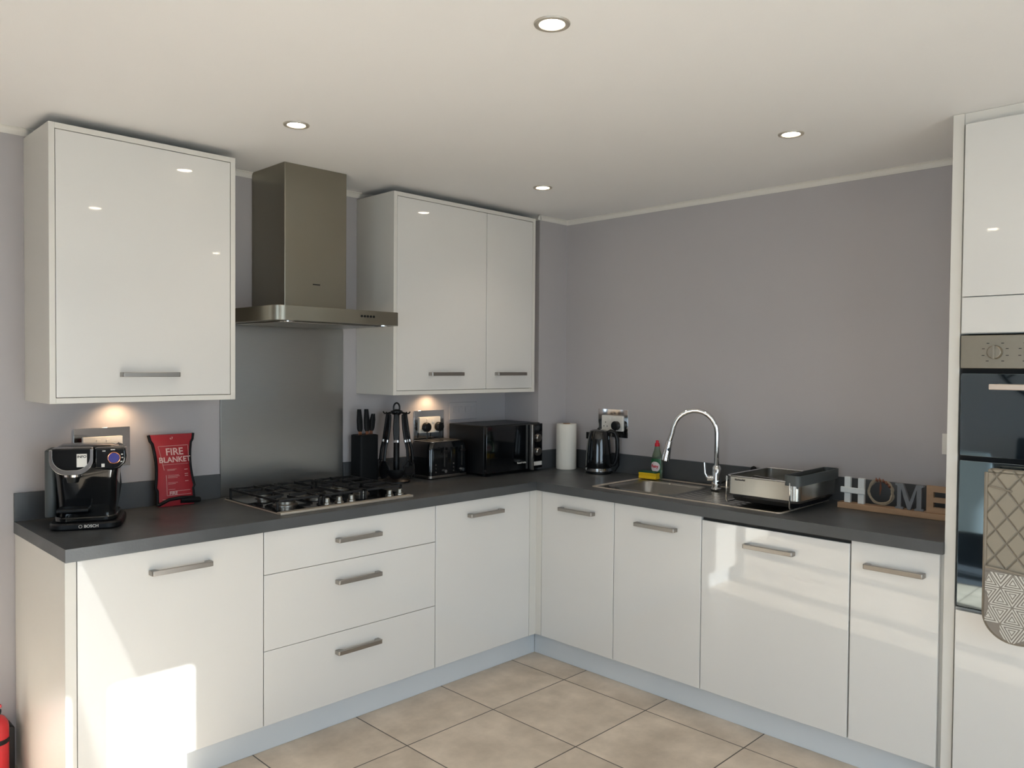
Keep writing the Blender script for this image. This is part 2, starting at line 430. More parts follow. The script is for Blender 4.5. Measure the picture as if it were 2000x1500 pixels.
# left run
u = unit_y('base_cabinet', 'wide white gloss base unit at the left end, under the coffee machine', -2.745, -2.101)
MB().box(-2.780, -2.7465, -D-.002, -0.005, 0, HB-.001).build('end_panel', 'carcass_white', u, bevel=0.001, world=True)
d = door_y(u, -2.7455, -2.101, DZ0, DZ1); handle(d, -2.522, -2.309, -D, 0.787, 'y')
u = unit_y('drawer_cabinet', 'white three-drawer base unit under the gas hob', -2.101, -1.262)
for z0, z1, hz in ((0.700, DZ1, 0.787), (0.4085, 0.698, 0.617), (DZ0, 0.4065, 0.329)):
    d = door_y(u, -2.101, -1.262, z0, z1, 'drawer'); handle(d, -1.789, -1.574, -D, hz, 'y')
u = unit_y('base_cabinet', 'white gloss base unit under the toaster and microwave, left of the inner corner', -1.262, -0.643)
d = door_y(u, -1.262, -0.643, DZ0, DZ1); handle(d, -1.070, -0.850, -D, 0.794, 'y')
# inner corner post
cp = MB().prism([(-0.6425, -D), (-0.6425, -D+DT), (-D+DT, -D+DT), (-D+DT, -0.6345), (-D, -0.6345), (-D, -D)], 0.1215, HB-.001, 'z').build('corner_post', 'carcass_white', bevel=0.001)
tag(cp, 'narrow white post filling the inner corner between the two runs of base units', 'corner post')
# right run
u = unit_x('base_cabinet', 'narrow white gloss base unit on the sink run beside the corner post', -1.095, -0.635, step=-.90)
d = door_x(u, -1.095, -0.635, DZ0, DZ1); handle(d, -0.982, -0.766, -D, 0.793, 'x')
r = thing('sink_cabinet', 'white gloss base unit directly under the sink bowl', 'cabinet', (-0.3, -1.33, 0))
MB().box(-D+DT+.002, -0.005, -1.5605, -1.0955, 0.1215, 0.70).build('carcass', 'carcass_white', r, world=True)
d = door_x(r, -1.561, -1.095, DZ0, DZ1); handle(d, -1.441, -1.225, -D, 0.786, 'x')
u = unit_x('appliance_cabinet', 'widest white gloss door of the sink run, with a black gap along its top edge', -2.187, -1.561, top=0.86)
MB().box(-D+.012, -D+.02, -2.187, -1.563, 0.849, HB-.001).build('shadow_gap', 'shadow_gap', u, world=True)
d = door_x(u, -2.187, -1.561, DZ0, 0.850); handle(d, -1.977, -1.765, -D, 0.776, 'x')
u = unit_x('base_cabinet', 'white gloss base unit on the sink run next to the tall oven housing', -2.505, -2.187)
d = door_x(u, -2.492, -2.189, DZ0, DZ1); handle(d, -2.448, -2.243, -D, 0.782, 'x')
# plinths
PB = 0.5416
pz = MB().box(-2.745, -PB, -PB, -PB+.016, 0.0005, 0.121).build('plinth', 'plinth_grey', bevel=0.001)
tag(pz, 'pale grey plinth along the floor under the hob run', 'plinth')
pz = MB().box(-PB, -PB+.016, -2.504, -PB-.001, 0.0005, 0.121).build('plinth', 'plinth_grey', bevel=0.001)
tag(pz, 'pale grey plinth along the floor under the sink run', 'plinth')

# worktop: L shape with cut-outs for the sink
WD = 0.6159; WL, WR = -2.783, -2.505
SX0, SX1, SY0, SY1 = -0.515, -0.065, -1.865, -0.915    # hole for the sink
t = thing('worktop', 'dark grey stone-effect L-shaped worktop with matching upstands', 'worktop', (-0.6, -0.6, HB))
mb = MB().box(WL, -WD, -WD, -.001, HB, HT)
mb.box(-WD, -0.2385, -0.2725, -.001, HB, HT).box(-WD, -.001, -WD, -0.2735, HB, HT)
mb.box(-WD, -.001, SY1, -WD, HB, HT).box(-WD, SX0, SY0, SY1, HB, HT).box(SX1, -.001, SY0, SY1, HB, HT).box(-WD, -.001, WR, SY0, HB, HT)
bmesh.ops.remove_doubles(mb.bm, verts=mb.bm.verts, dist=0.0001)
mb.build('top', 'worktop_laminate', t, world=True)
UZ = 1.015; ut = 0.013
mb = MB().box(WL, -1.999, -ut, -.001, HT, UZ)
mb.build('upstand', 'worktop_laminate', t, bevel=0.001, world=True)
mb = MB().box(-1.369, -0.2385, -ut, -.001, HT, UZ).box(-0.2385-ut, -0.2385, -.2725-ut, -ut, HT, UZ).box(-0.2385, -ut, -.2725-ut, -.2725, HT, UZ).box(-ut, -.001, -2.503, -.273, HT, UZ)
mb.build('upstand', 'worktop_laminate', t, bevel=0.001, world=True)

# splashback
sp = MB().box(-1.997, -1.371, -.008, -.001, HT+.001, 1.676).build('splashback', 'steel', bevel=0.001)
tag(sp, 'brushed stainless steel splashback panel on the wall behind the gas hob', 'splashback')

# wall cabinets
ZB, ZT, UD = 1.355, 2.322, 0.31
def wall_unit(label, x0, x1, splits, handles, ln):
    r = thing('wall_cabinet', label, 'cabinet', ((x0+x1)/2, -UD/2, ZB))
    f = 0.0195; y1 = -.001
    mb = MB().box(x0, x0+f, -UD, y1, ZB, ZT).box(x1-f, x1, -UD, y1, ZB, ZT).box(x0+f, x1-f, -UD, y1, ZT-f, ZT).box(x0+f, x1-f, -UD, y1, ZB, ZB+f)
    mb.build('carcass', 'carcass_white', r, bevel=0.001, world=True)
    MB().box(x0+f, x1-f, -UD+DT+.004, y1-.004, ZB+f, ZT-f).build('cabinet_box', 'shadow_gap', r, world=True)
    xs = [x0+f]+splits+[x1-f]
    for i in range(len(xs)-1):
        d = MB().box(xs[i]+.0018, xs[i+1]-.0018, -UD+.001, -UD+.001+DT, ZB+f+.002, ZT-f-.002).build('door', 'gloss_white', r, bevel=0.0015, world=True)
        handle(d, handles[i][0], handles[i][1], -UD+.001, 1.456, 'y')
    lx = ln
    p = MB().lathe([(0.03, ZB-.0005), (0.03, ZB-.0015), (0.026, ZB-.002)], (lx, -.095), 24).build('puck_light', 'nickel', r, world=True, smooth=True)
    MB().lathe([(0.022, ZB-.0021), (0.021, ZB-.0026)], (lx, -.095), 24).build('lens', 'led_glow', p, world=True)
    lo = add_light('under_cabinet_lamp', 'SPOT', (lx, -.075, ZB-.010), (0, 0.35, -1), 1.5, (1.0, 0.66, 0.38), spot_size=2.4, spot_blend=0.8, shadow_soft_size=0.012)
wall_unit('single-door white gloss wall cabinet left of the cooker hood', -2.744, -2.075, [], [(-2.515, -2.306)], -2.43)
wall_unit('two-door white gloss wall cabinet right of the cooker hood', -1.290, -0.313, [-0.685], [(-1.075, -0.861), (-0.622, -0.400)], -0.84)

# tall oven housing
PX = -0.60
t = thing('tall_oven_housing', 'floor-to-ceiling white gloss housing around the built-in double oven', 'cabinet', (-.3, -2.85, 0))
TY0, TY1 = -3.155, -2.5405
for ya, yb in ((-2.540, -2.506), (-3.19, -3.156)): MB().box(PX, -.001, ya, yb, 0, ZC-.001).build('side_panel', 'carcass_white', t, bevel=0.001, world=True)
MB().box(PX+.006, -.001, TY0, TY1, 2.318, ZC-.001).build('top_filler', 'carcass_white', t, world=True)
TF = PX-.012
for za, zb_ in ((1.618, 2.316), (0.1215, 0.695)): MB().box(TF+DT+.003, -.001, TY0, TY1, za, zb_).build('carcass', 'carcass_white', t, world=True)
for z0, z1 in ((1.742, 2.315), (1.620, 1.739), (0.125, 0.690)):
    door_x(t, TY0, TY1-.004, z0, z1, 'door', 0.002, TF)
MB().box(-PB, -PB+.016, TY0, TY1, 0.0005, 0.120).build('plinth', 'plinth_grey', t, world=True)
# double oven
t = thing('double_oven', 'built-in double oven with steel control panel and dark reflective glass doors', 'oven', (-.3, -2.85, 0.697))
oy0, oy1 = -3.150, -2.547
MB().box(PX+.002, -.02, oy0, oy1, 0.698, 1.614).build('body', 'black_matte', t, world=True)
f = MB().box(TF-.003, PX+.002, oy0, oy1, 1.503, 1.612).build('control_panel', 'oven_fascia', t, bevel=0.002, world=True)
def knob(y, z, rr=.022):
    k = MB().lathe([(rr*1.05, 0), (rr, .012), (rr*.85, .016)], seg=28).box(-.004, .004, -rr, rr, .010, .026)
    k.xf(Matrix.Translation((TF-.003, y, z)) @ Matrix.Rotation(-PI/2, 4, 'Y') @ Matrix.Rotation(PI/2, 4, 'Z'))
    return k
for yk in (-2.648, -2.752, -2.95, -3.05):
    k = knob(yk, 1.556); k.bm.transform(Matrix.Rotation(0, 4, 'Z')); k.build('knob', 'oven_fascia', t, smooth=True, bevel=0.001, world=True)
mk = MB()
for yk in (-2.648, -2.752, -2.95, -3.05):
    for a in range(-4, 5):
        if a == 0: continue
        th = a*0.62
        yy, zz = yk-.036*math.sin(th), 1.556+.036*math.cos(th)
        mk.box(TF-.0036, TF-.003, yy-.004, yy+.004, zz-.0012, zz+.0012)
mk.build('dial_marks', 'shadow_gap', f, world=True)
for z0, z1, hz in ((1.212, 1.486, 1.444), (0.705, 1.196, 1.160)):
    dd = MB().prism(rounded(oy0+.003, oy1-.003, z0, z1, .006), TF-.004, PX+.002, 'x').build('door', 'oven_glass', t, bevel=0.0015, world=True)
    hb = MB().box(TF-.062, TF-.048, -3.06, -2.645, hz-.009, hz+.009).box(TF-.05, TF-.004, -2.69, -2.676, hz-.006, hz+.006).box(TF-.05, TF-.004, -3.03, -3.016, hz-.006, hz+.006)
    hb.build('handle', 'cream_bar', dd, bevel=0.003, world=True)

# ------------------------------------------------------------------ cooker hood
HX0, HX1, HZ0, HZ1, HY = -2.004, -1.381, 1.674, 1.733, -0.500
t = thing('cooker_hood', 'stainless steel chimney cooker hood above the gas hob', 'cooker hood', (-1.69, -.01, HZ0))
body = MB().prism(rounded(HX0, HX1, HY, -.001, .05, 8, (1, 1, 0, 0)), HZ0, HZ1, 'z').build('canopy', 'hood_steel', t, bevel=0.001, smooth=True, world=True)
MB().prism(rounded(-1.848, -1.540, -.292, -.001, .003, 2), HZ1, ZC-.001, 'z').build('chimney', 'hood_steel', t, world=True)
MB().box(-1.95, -1.44, -.44, -.06, HZ0-.006, HZ0-.0005).build('grease_filter', 'steel', t, bevel=0.002, world=True)
for i in range(5):
    x = -1.600+i*.0155
    MB().cyl((x, HY-.003, 1.707), (x, HY+.004, 1.707), .0052, seg=14).build('button', 'black_plastic', t, world=True)
for x in (-1.92, -1.46):
    MB().lathe([(.022, HZ0-.0005), (.022, HZ0-.004)], (x, -.46), 20).build('lamp', 'chrome', t, world=True)
MB().box(-1.712, -1.676, -.2935, -.292, 1.845, 1.850).build('badge', 'shadow_gap', t, world=True)

# ------------------------------------------------------------------ gas hob
t = thing('gas_hob', 'five-burner black gas hob with steel front trim set into the worktop', 'hob', (-1.69, -.31, HT))
hx0, hx1, hy0, hy1 = -2.012, -1.364, -.562, -.075
MB().box(hx0, hx1, hy0, hy1, HT+.0003, HT+.005).box(hx0, hx1, hy0, hy0+.032, HT+.004, HT+.010).build('steel_frame', 'trim_steel', t, bevel=0.0015, world=True)
MB().box(hx0+.006, hx1-.006, hy0+.036, hy1-.004, HT+.005, HT+.010).build('glass_plate', 'dark_glass', t, bevel=0.001, world=True)
Z0 = HT+.010
burn = [(-1.905, -.405, .040), (-1.885, -.185, .030), (-1.690, -.275, .048), (-1.500, -.185, .036), (-1.520, -.385, .030)]
for x, y, rr in burn:
    b = MB().lathe([(rr*1.25, Z0), (rr*1.25, Z0+.004), (rr, Z0+.007), (rr, Z0+.017), (rr*.92, Z0+.018)], (x, y), 28).build('burner', 'burner_alu', t, smooth=True, world=True)
    MB().lathe([(rr*.88, Z0+.0182), (rr*.9, Z0+.022), (rr*.7, Z0+.025), (.001, Z0+.0255)], (x, y), 28).build('burner_cap', 'cast_iron', b, smooth=True, world=True)
zt_ = Z0+.042
for (gx0, gx1, bs) in ((-1.998, -1.800, burn[0:2]), (-1.790, -1.592, burn[2:3]), (-1.582, -1.384, burn[3:5])):
    g = MB(); q = .0045; y0, y1 = (-.505, -.095)
    for a in (gx0+q, gx1-q): g.box(a-q, a+q, y0, y1, zt_-.009, zt_)
    for b_ in (y0+q, y1-q): g.box(gx0, gx1, b_-q, b_+q, zt_-.009, zt_)
    if len(bs) == 2: g.box(gx0, gx1, (y0+y1)/2-q, (y0+y1)/2+q, zt_-.009, zt_)
    for x, y, rr in bs:
        for dx, dy in ((1, 0), (-1, 0), (0, 1), (0, -1)):
            ex = gx1 if dx > 0 else gx0; 
            if dx: g.box(x+dx*rr*.45, ex-dx*.002, y-.004, y+.004, zt_-.010, zt_+.002)
            else:
                ey = (y1 if dy > 0 else y0) if len(bs) == 1 else ((y1 if y > -.3 else -.3) if dy > 0 else (-.3 if y > -.3 else y0))
                g.box(x-.004, x+.004, y+dy*rr*.45, ey-dy*.002, zt_-.010, zt_+.002)
    for a in (gx0+q, gx1-q):
        for b_ in (y0+q, y1-q): g.box(a-q, a+q, b_-q, b_+q, Z0+.0002, zt_-.005)
    g.build('pan_support', 'cast_iron', t, bevel=0.0012, world=True)
for x, y in ((-1.772, -.505), (-1.712, -.505), (-1.652, -.505), (-1.455, -.508), (-1.400, -.508)):
    MB().lathe([(.019, Z0), (.018, Z0+.006), (.0135, Z0+.008), (.0125, Z0+.024), (.010, Z0+.026)], (x, y), 20).build('knob', 'burner_alu', t, smooth=True, world=True)

# ------------------------------------------------------------------ sink
t = thing('sink', 'stainless steel inset sink with one bowl and a drainer', 'sink', (-.29, -1.39, HT))
sx0, sx1, sy0, sy1 = -0.530, -0.050, -1.882, -0.898
bx0, bx1, by0, by1 = -0.450, -0.130, -1.305, -0.945      # bowl
zs = HT+.0025
mb = MB()
def ring(x0, x1, y0, y1, r, z, n=6): return [(u, v, z) for u, v in rounded(x0, x1, y0, y1, r, n)]
mb.rings([ring(sx0, sx1, sy0, sy1, .02, HT+.0003), ring(sx0+.001, sx1-.001, sy0+.001, sy1-.001, .02, zs+.001), ring(sx0+.010, sx1-.010, sy0+.010, sy1-.010, .018, zs+.001), ring(sx0+.016, sx1-.016, sy0+.016, sy1-.016, .016, zs-.002)], cap=False)
mb.build('rim', 'trim_steel', t, smooth=True, world=True)
# deck around the bowl, drainer and bowl as one pressed sheet
mb = MB(); N = 7
outer = rounded(bx0-.012, bx1+.012, by0-.012, by1+.012, .05, N)
def deck(mb):
    X0, X1, Y0, Y1 = sx0+.016, sx1-.016, sy0+.016, sy1-.016
    zz = zs-.002
    n = len(outer); inner = [mb.bm.verts.new((u, v, zz)) for u, v in outer]
    # outer ring of the bowl half of the sink, projected on a rectangle
    RX0, RX1, RY0, RY1 = X0, X1, by0-.045, Y1
    cx, cy = (bx0+bx1)/2, (by0+by1)/2
    ov = []
    for u, v in outer:
        dx, dy = u-cx, v-cy
        k = min((RX1-cx)/dx if dx > 1e-9 else 1e9, (RX0-cx)/dx if dx < -1e-9 else 1e9, (RY1-cy)/dy if dy > 1e-9 else 1e9, (RY0-cy)/dy if dy < -1e-9 else 1e9)
        ov.append(mb.bm.verts.new((cx+dx*k, cy+dy*k, zz)))
    for i in range(n): mb.bm.faces.new([inner[i], inner[(i+1) % n], ov[(i+1) % n], ov[i]])
    for c in ((RX0, RY0), (RX1, RY0), (RX1, RY1), (RX0, RY1)):      # fill corners
        cv = mb.bm.verts.new((c[0], c[1], zz))
        best = sorted(range(n), key=lambda i: (ov[i].co.x-c[0])**2+(ov[i].co.y-c[1])**2)[:2]
        try: mb.bm.faces.new([ov[best[0]], ov[best[1]], cv])
        except Exception: pass
    # drainer field with ridges
    DX0, DX1, DY0, DY1 = X0+.0, X1, Y0, RY0
    nu, nv = 60, 10
    def fn(a, b):
        x = DX0+(DX1-DX0)*a; y = DY0+(DY1-DY0)*b
        e = min(a, 1-a, b, 1-b)
        z = zz-.006*min(1, e*14)
        if e > .06: z += .0022*max(0, math.sin(a*2*PI*11))
        return (x, y, z)
    mb.grid(nu, nv, fn)
deck(mb)
mb.build('deck', 'sink_steel', t, smooth=True, world=True)
mb = MB()
zz = zs-.002
mb.rings([[(u, v, zz) for u, v in outer], ring(bx0-.004, bx1+.004, by0-.004, by1+.004, .05, zz-.004, N), ring(bx0, bx1, by0, by1, .05, zz-.012, N), ring(bx0+.006, bx1-.006, by0+.006, by1-.006, .05, zz-.13, N), ring(bx0+.03, bx1-.03, by0+.03, by1-.03, .04, zz-.158, N)], cap=False)
v = mb._v(ring(bx0+.03, bx1-.03, by0+.03, by1-.03, .04, zz-.158, N)); mb.bm.faces.new(v)
bo = mb.build('bowl', 'bowl_steel', t, smooth=True, world=True)
MB().lathe([(.04, zz-.157), (.038, zz-.154), (.02, zz-.156)], ((bx0+bx1)/2, (by0+by1)/2), 24).build('waste', 'chrome', bo, smooth=True, world=True)

# mixer tap
tx, ty = -.105, -1.345
tx, ty = -.160, -1.375
t = thing('mixer_tap', 'tall chrome swan-neck mixer tap with pull-out spray head', 'tap', (tx, ty, HT))
mb = MB().lathe([(.027, zs+.001), (.027, zs+.006), (.023, zs+.010), (.0225, HT+.10), (.018, HT+.112), (.0135, HT+.118)], (tx, ty), 28)
mb.build('body', 'chrome', t, smooth=True, world=True)
dirx, diry = -.42, .907
R = .105; zc_ = HT+.275
pts = [(tx, ty, HT+.115), (tx, ty, zc_-.05), (tx, ty, zc_)]
for i in range(1, 13):
    a = PI*i/13*1.0
    pts.append((tx+dirx*R*(1-math.cos(a)), ty+diry*R*(1-math.cos(a)), zc_+R*math.sin(a)))
ex = 2*R
pts.append((tx+dirx*(ex+.004), ty+diry*(ex+.004), zc_-.008))
pts.append((tx+dirx*(ex+.016), ty+diry*(ex+.016), zc_-.045))
mb = MB().tube(pts, .0125, 16); mb.build('spout', 'chrome', t, smooth=True, world=True)
a0 = Vector(pts[-1]); dn = Vector((dirx*.20, diry*.20, -1)).normalized()
mb = MB().tube([a0, a0+dn*.004, a0+dn*.05, a0+dn*.10, a0+dn*.104], [.0125, .0165, .018, .0215, .018], 20)
sh = mb.build('spray_head', 'chrome', t, smooth=True, world=True)
c0 = a0+dn*.045; nrm = Vector((-.62, -.78, 0)).normalized()
MB().tube([c0+nrm*.013, c0+nrm*.021], [.009, .007], 14).build('spray_button', 'black_plastic', sh, smooth=True, world=True)
mb = MB().tube([(tx-.01, ty+.01, HT+.055), (tx-.028, ty+.035, HT+.055)], .014, 16).tube([(tx-.024, ty+.033, HT+.055), (tx-.030, ty+.045, HT+.078), (tx-.030, ty+.050, HT+.130)], [.007, .0055, .0045], 10)
mb.build('lever', 'chrome', t, smooth=True, world=True)

# ------------------------------------------------------------------ downlights
def downlight(x, y, label, tilt=(0, 0)):
    t = thing('ceiling_downlight', label, 'downlight', (x, y, ZC), group='recessed downlights in the ceiling')
    rg = MB().rings([[(r*math.cos(2*PI*i/40), r*math.sin(2*PI*i/40), z) for i in range(40)] for r, z in ((.046, -.0005), (.045, -.004), (.040, -.006), (.033, -.004), (.031, -.0006))], cap=False)
    rg.build('ring', 'ring_metal', t, smooth=True)
    rg = MB().lathe([(.0305, -.0010), (.029, -.0022), (.020, -.0030)], (0, 0), 32); rg.build('bulb', 'lamp_glow', t, smooth=True)
    return t
dl = [(-2.066, -2.005, 'recessed downlight with nickel ring nearest the camera, top centre of the ceiling'),
      (-2.078, -0.788, 'recessed downlight in the ceiling in front of the cooker hood'),
      (-0.748, -0.762, 'recessed downlight in the ceiling near the inner corner by the two-door wall cabinet'),
      (-0.770, -2.015, 'recessed downlight in the ceiling above the sink run, near the tall oven housing'),
      (-2.066, -3.25, 'recessed downlight reflected in the glossy doors, behind the view'),
      (-0.82, -3.22, 'recessed downlight over the passage beside the tall oven housing'),
      (-3.15, -2.02, 'recessed downlight over the dining end of the kitchen')]
first = downlight(*dl[0])
for i, (x, y, lb) in enumerate(dl):
    if i:
        c = copy_tree(first); c.location = (x, y, ZC); c['label'] = lb
    add_light('downlight_lamp', 'SPOT', (x, y, ZC-.012), (0, 0.0001, -1), LAMP, (1.0, 0.88, 0.74), spot_size=2.0, spot_blend=0.7, shadow_soft_size=0.03)

# ------------------------------------------------------------------ sockets
def to_wall(mb, wall, u, z):
    """socket built facing -y around the origin, moved to its wall"""
    if wall == 'y': mb.xf(Matrix.Translation((u, 0, z)))
    else: mb.xf(Matrix.Translation((0, u, z)) @ Matrix.Rotation(-PI/2, 4, 'Z'))
    return mb
def plug(parent_label, wall, u, z, pts, mname='black_plastic'):
    loc = (u, -.022, z) if wall == 'y' else (-.022, u, z)
    t = thing('plug', parent_label, 'plug', loc)
    mb = MB().prism([(p*.024, q*.024) for p, q in [(math.cos(a), math.sin(a)*1.05) for a in [2*PI*i/20 for i in range(20)]]], -.022, -.052, 'y')
    to_wall(mb, wall, u, z); mb.build('plug_body', mname, t, bevel=0.005, world=True)
    cb = MB().tube(pts, .0035, 8); cb.build('cable', 'black_plastic', t, smooth=True, world=True)
    return t
def socket(label, wall, u, z):
    loc = (u, -.001, z) if wall == 'y' else (-.001, u, z)
    t = thing('double_socket', label, 'socket', loc)
    to_wall(MB().box(-.1035, .1035, -.004, -.001, -.078, .078), wall, u, z).build('chrome_surround', 'chrome', t, bevel=0.001, world=True)
    p = to_wall(MB().prism(rounded(-.073, .073, -.043, .043, .004), -.004, -.0125, 'y'), wall, u, z).build('face_plate', 'white_plastic', t, bevel=0.0015, world=True)
    for s in (-1, 1):
        to_wall(MB().box(s*.018-.007, s*.018+.007, -.0165, -.0125, .012, .032), wall, u, z).build('switch', 'white_plastic', p, bevel=0.001, world=True)
        h = MB()
        for dx, dz in ((0, .004), (-.011, -.018), (.011, -.018)): h.box(s*.045+dx-.0022, s*.045+dx+.0022, -.0129, -.0125, dz-.004, dz+.004)
        to_wall(h, wall, u, z).build('pin_holes', 'shadow_gap', p, world=True)
socket('double socket with mirror surround on the wall behind the coffee machine', 'y', -2.4775, 1.164)
socket('double socket with mirror surround above the toaster, two black plugs in it', 'y', -0.8205, 1.176)
socket('double socket with mirror surround on the right wall behind the kettle', 'x', -0.6275, 1.182)
plug('black plug of the coffee machine in the socket behind it', 'y', -2.432, 1.158, [(-2.432, -.04, 1.136), (-2.43, -.045, 1.10), (-2.425, -.05, 1.02), (-2.44, -.06, .95), (-2.47, -.09, .918)], 'nickel')
plug('left-hand black plug in the socket above the toaster', 'y', -0.864, 1.166, [(-0.864, -.04, 1.144), (-0.866, -.045, 1.12), (-0.872, -.042, 1.06), (-.875, -.016, .98), (-.875, -.018, .916)])
plug('right-hand black plug in the socket above the toaster', 'y', -0.776, 1.166, [(-0.776, -.04, 1.144), (-0.778, -.045, 1.12), (-0.79, -.042, 1.06), (-.80, -.016, .98), (-.80, -.018, .916)])
plug('black plug of the kettle in the socket on the right wall', 'x', -0.672, 1.172, [(-.04, -.672, 1.150), (-.045, -.674, 1.12), (-.03, -.690, 1.04), (-.022, -.685, .95), (-.022, -.66, .916)])
t = thing('switch_plate', 'flat pale switch panel on the wall above the microwave', 'switch', (-.575, -.001, 1.24))
pp = MB().box(-.678, -.472, -.008, -.001, 1.195, 1.292).build('plate', 'wall_paint', t, bevel=0.002, world=True)
for i in range(4):
    x = -.645+i*.047
    MB().box(x-.012, x+.012, -.011, -.008, 1.235, 1.268).build('rocker', 'wall_paint', pp, bevel=0.001, world=True)
t = thing('switch_plate', 'white switch plate on the right wall beside the tall oven housing', 'switch', (-.001, -2.363, 1.19))
pp = MB().box(-.009, -.001, -2.406, -2.32, 1.150, 1.236).build('plate', 'white_plastic', t, bevel=0.002, world=True)
MB().box(-.013, -.009, -2.372, -2.354, 1.18, 1.205).build('rocker', 'white_plastic', pp, bevel=0.001, world=True)

# ------------------------------------------------------------------ coffee machine
t = thing('coffee_machine', 'black pod coffee machine with chrome U-shaped trim and a white INFO sticker', 'coffee machine', (-2.585, -.205, HT), math.radians(-24))
# local frame: front faces -y
MB().prism(rounded(-.115, .115, -.15, .10, .05), .0005, .026, 'z').build('base', 'black_plastic', t, bevel=0.006)
MB().prism(rounded(-.10, .10, -.13, .08, .045), .026, .044, 'z').build('drip_tray', 'black_gloss', t, bevel=0.004)
mb = MB()
prof = [(-.105, .030, .105, .10), (-.108, .10, .108, .18), (-.112, .18, .112, .215)]
secs = []
for z, x0, x1, y0, y1, r in ((.03, -.095, .085, -.055, .095, .03), (.09, -.098, .090, -.062, .10, .03), (.17, -.102, .094, -.075, .10, .03), (.215, -.106, .10, -.085, .10, .03), (.282, -.104, .10, -.075, .095, .03), (.288, -.095, .09, -.065, .085, .03)):
    secs.append([(a, b, z) for a, b in rounded(x0, x1, y0, y1, r, 5)])
mb.rings(secs).build('body', 'black_gloss', t, smooth=True)
MB().prism(rounded(-.142, -.106, -.035, .10, .016), .03, .272, 'z').build('water_tank', 'rack_grey', t, bevel=0.004)
# brew head: drum with a U-shaped chrome band
def ushape(w, top, bot, n=14, r=None):
    pts = [(-w, top)]; r = r or w*.8
    for i in range(n+1):
        a = PI+0.5*PI*i/n; pts.append((-w+r+r*math.cos(a), bot+r+r*math.sin(a)))
    for i in range(n+1):
        a = 1.5*PI+0.5*PI*i/n; pts.append((w-r+r*math.cos(a), bot+r+r*math.sin(a)))
    pts.append((w, top)); return pts
ux = -.040
hd = MB().prism([(a+ux, b) for a, b in ushape(.064, .288, .203)], -.075, -.140, 'y').build('brew_head', 'black_gloss', t, bevel=0.004)
band_o = ushape(.068, .284, .195); band_i = ushape(.058, .284, .212)
mb = MB(); A = []
for (yy, pts_) in ((-.130, band_o), (-.146, band_o), (-.146, band_i), (-.130, band_i)):
    A.append([mb.bm.verts.new((a+ux, yy, b)) for a, b in pts_])
for k in range(4):
    P_, Q_ = A[k], A[(k+1) % 4]
    for i in range(len(P_)-1): mb.bm.faces.new([P_[i], P_[i+1], Q_[i+1], Q_[i]])
mb.bm.faces.new([A[k][0] for k in range(4)]); mb.bm.faces.new([A[k][-1] for k in range(4)])
mb.build('chrome_band', 'chrome', t, bevel=0.001)
st = MB().box(-.028+.004, .004+.004, -.1412, -.1402, .222, .268).build('info_sticker', 'white_plastic', hd)
MB().mesh(text_mesh('INFO', .0125, .0002, bold=.0003), frame((-.008, -.1415, .258), (1, 0, 0), (0, 0, 1))).build('lettering', 'black_matte', st)
MB().prism([(.030, .286), (.030, .214), (.085, .205), (.110, .212), (.128, .232), (.132, .255), (.128, .286)], -.055, -.128, 'y').build('control_head', 'black_gloss', t, bevel=0.006, segs=3)
dz = .250; dx = .092
MB().tube([(dx+.0195*math.cos(a), -.130, dz+.0195*math.sin(a)) for a in [2*PI*i/30 for i in range(30)]], .0022, 8, closed=True).build('dial_ring', 'knife_metal', t, smooth=True)
MB().cyl((dx, -.127, dz), (dx, -.1296, dz), .0175, seg=28).build('dial_display', 'display_blue', t)
ic = MB()
for a, b, s in ((.060, .275, .005), (.085, .279, .003), (.092, .279, .003), (.118, .262, .003), (.119, .250, .003), (.116, .236, .0035)):
    ic.box(a-s, a+s, -.1288, -.128, b-.0016, b+.0016)
ic.box(.052, .062, -.1288, -.128, .218, .230)
ic.build('icons', 'white_plastic', t)
MB().lathe([(.028, .186), (.030, .200), (.020, .205)], (ux, -.108), 24).build('spout_ring', 'chrome', t, smooth=True)
MB().lathe([(.018, .165), (.024, .188)], (ux, -.108), 24).build('spout', 'black_plastic', t, smooth=True)
MB().box(ux-.05, ux+.05, -.125, -.045, .060, .072).build('cup_stand', 'black_plastic', t, bevel=0.003)
lg = MB().mesh(text_mesh('BOSCH', .014, .0003, bold=.0002), frame((.022, -.1506, .014), (1, 0, 0), (0, 0, 1)))
lg.tube([(-.012+.0052*math.cos(a), -.1506, .014+.0052*math.sin(a)) for a in [2*PI*i/20 for i in range(20)]], .0007, 6, closed=True)
lg.build('brand_lettering', 'white_plastic', t)

# ------------------------------------------------------------------ fire blanket pouch
t = thing('fire_blanket', 'red FIRE BLANKET pouch with black edges leaning on the wall', 'fire blanket', (-2.220, -.030, HT))
lean = math.radians(9)
H_ = .292
def fb(u, v):   # u -1..1, v 0..1 -> half-width and position, leaning back
    hw = .083-.018*math.sin(PI*min(1, (1-v)*1.15))**1.0*0.9 + (.006 if v > .9 else 0)
    if v < .25: hw = .069+.004*(1-v/.25)
    y = -.038+.040*v*1.0
    puff = .018*(1-abs(u)**3)*math.sin(PI*min(1, v*1.05))**.6 if 0 < v < .95 else 0
    return hw, y, puff
def front(a, b):
    u = a*2-1; hw, y, pf = fb(u, b); return (u*hw+.006*(1-b), y-.004-pf, .001+H_*b)
def back(a, b):
    u = a*2-1; hw, y, pf = fb(u, b); return (u*hw+.006*(1-b), y+.006, .001+H_*b)
mb = MB(); mb.grid(20, 28, front); mb.grid(20, 28, back)
bmesh.ops.remove_doubles(mb.bm, verts=mb.bm.verts, dist=.0005)
pouch = mb.build('pouch', 'red_fabric', t, smooth=True)
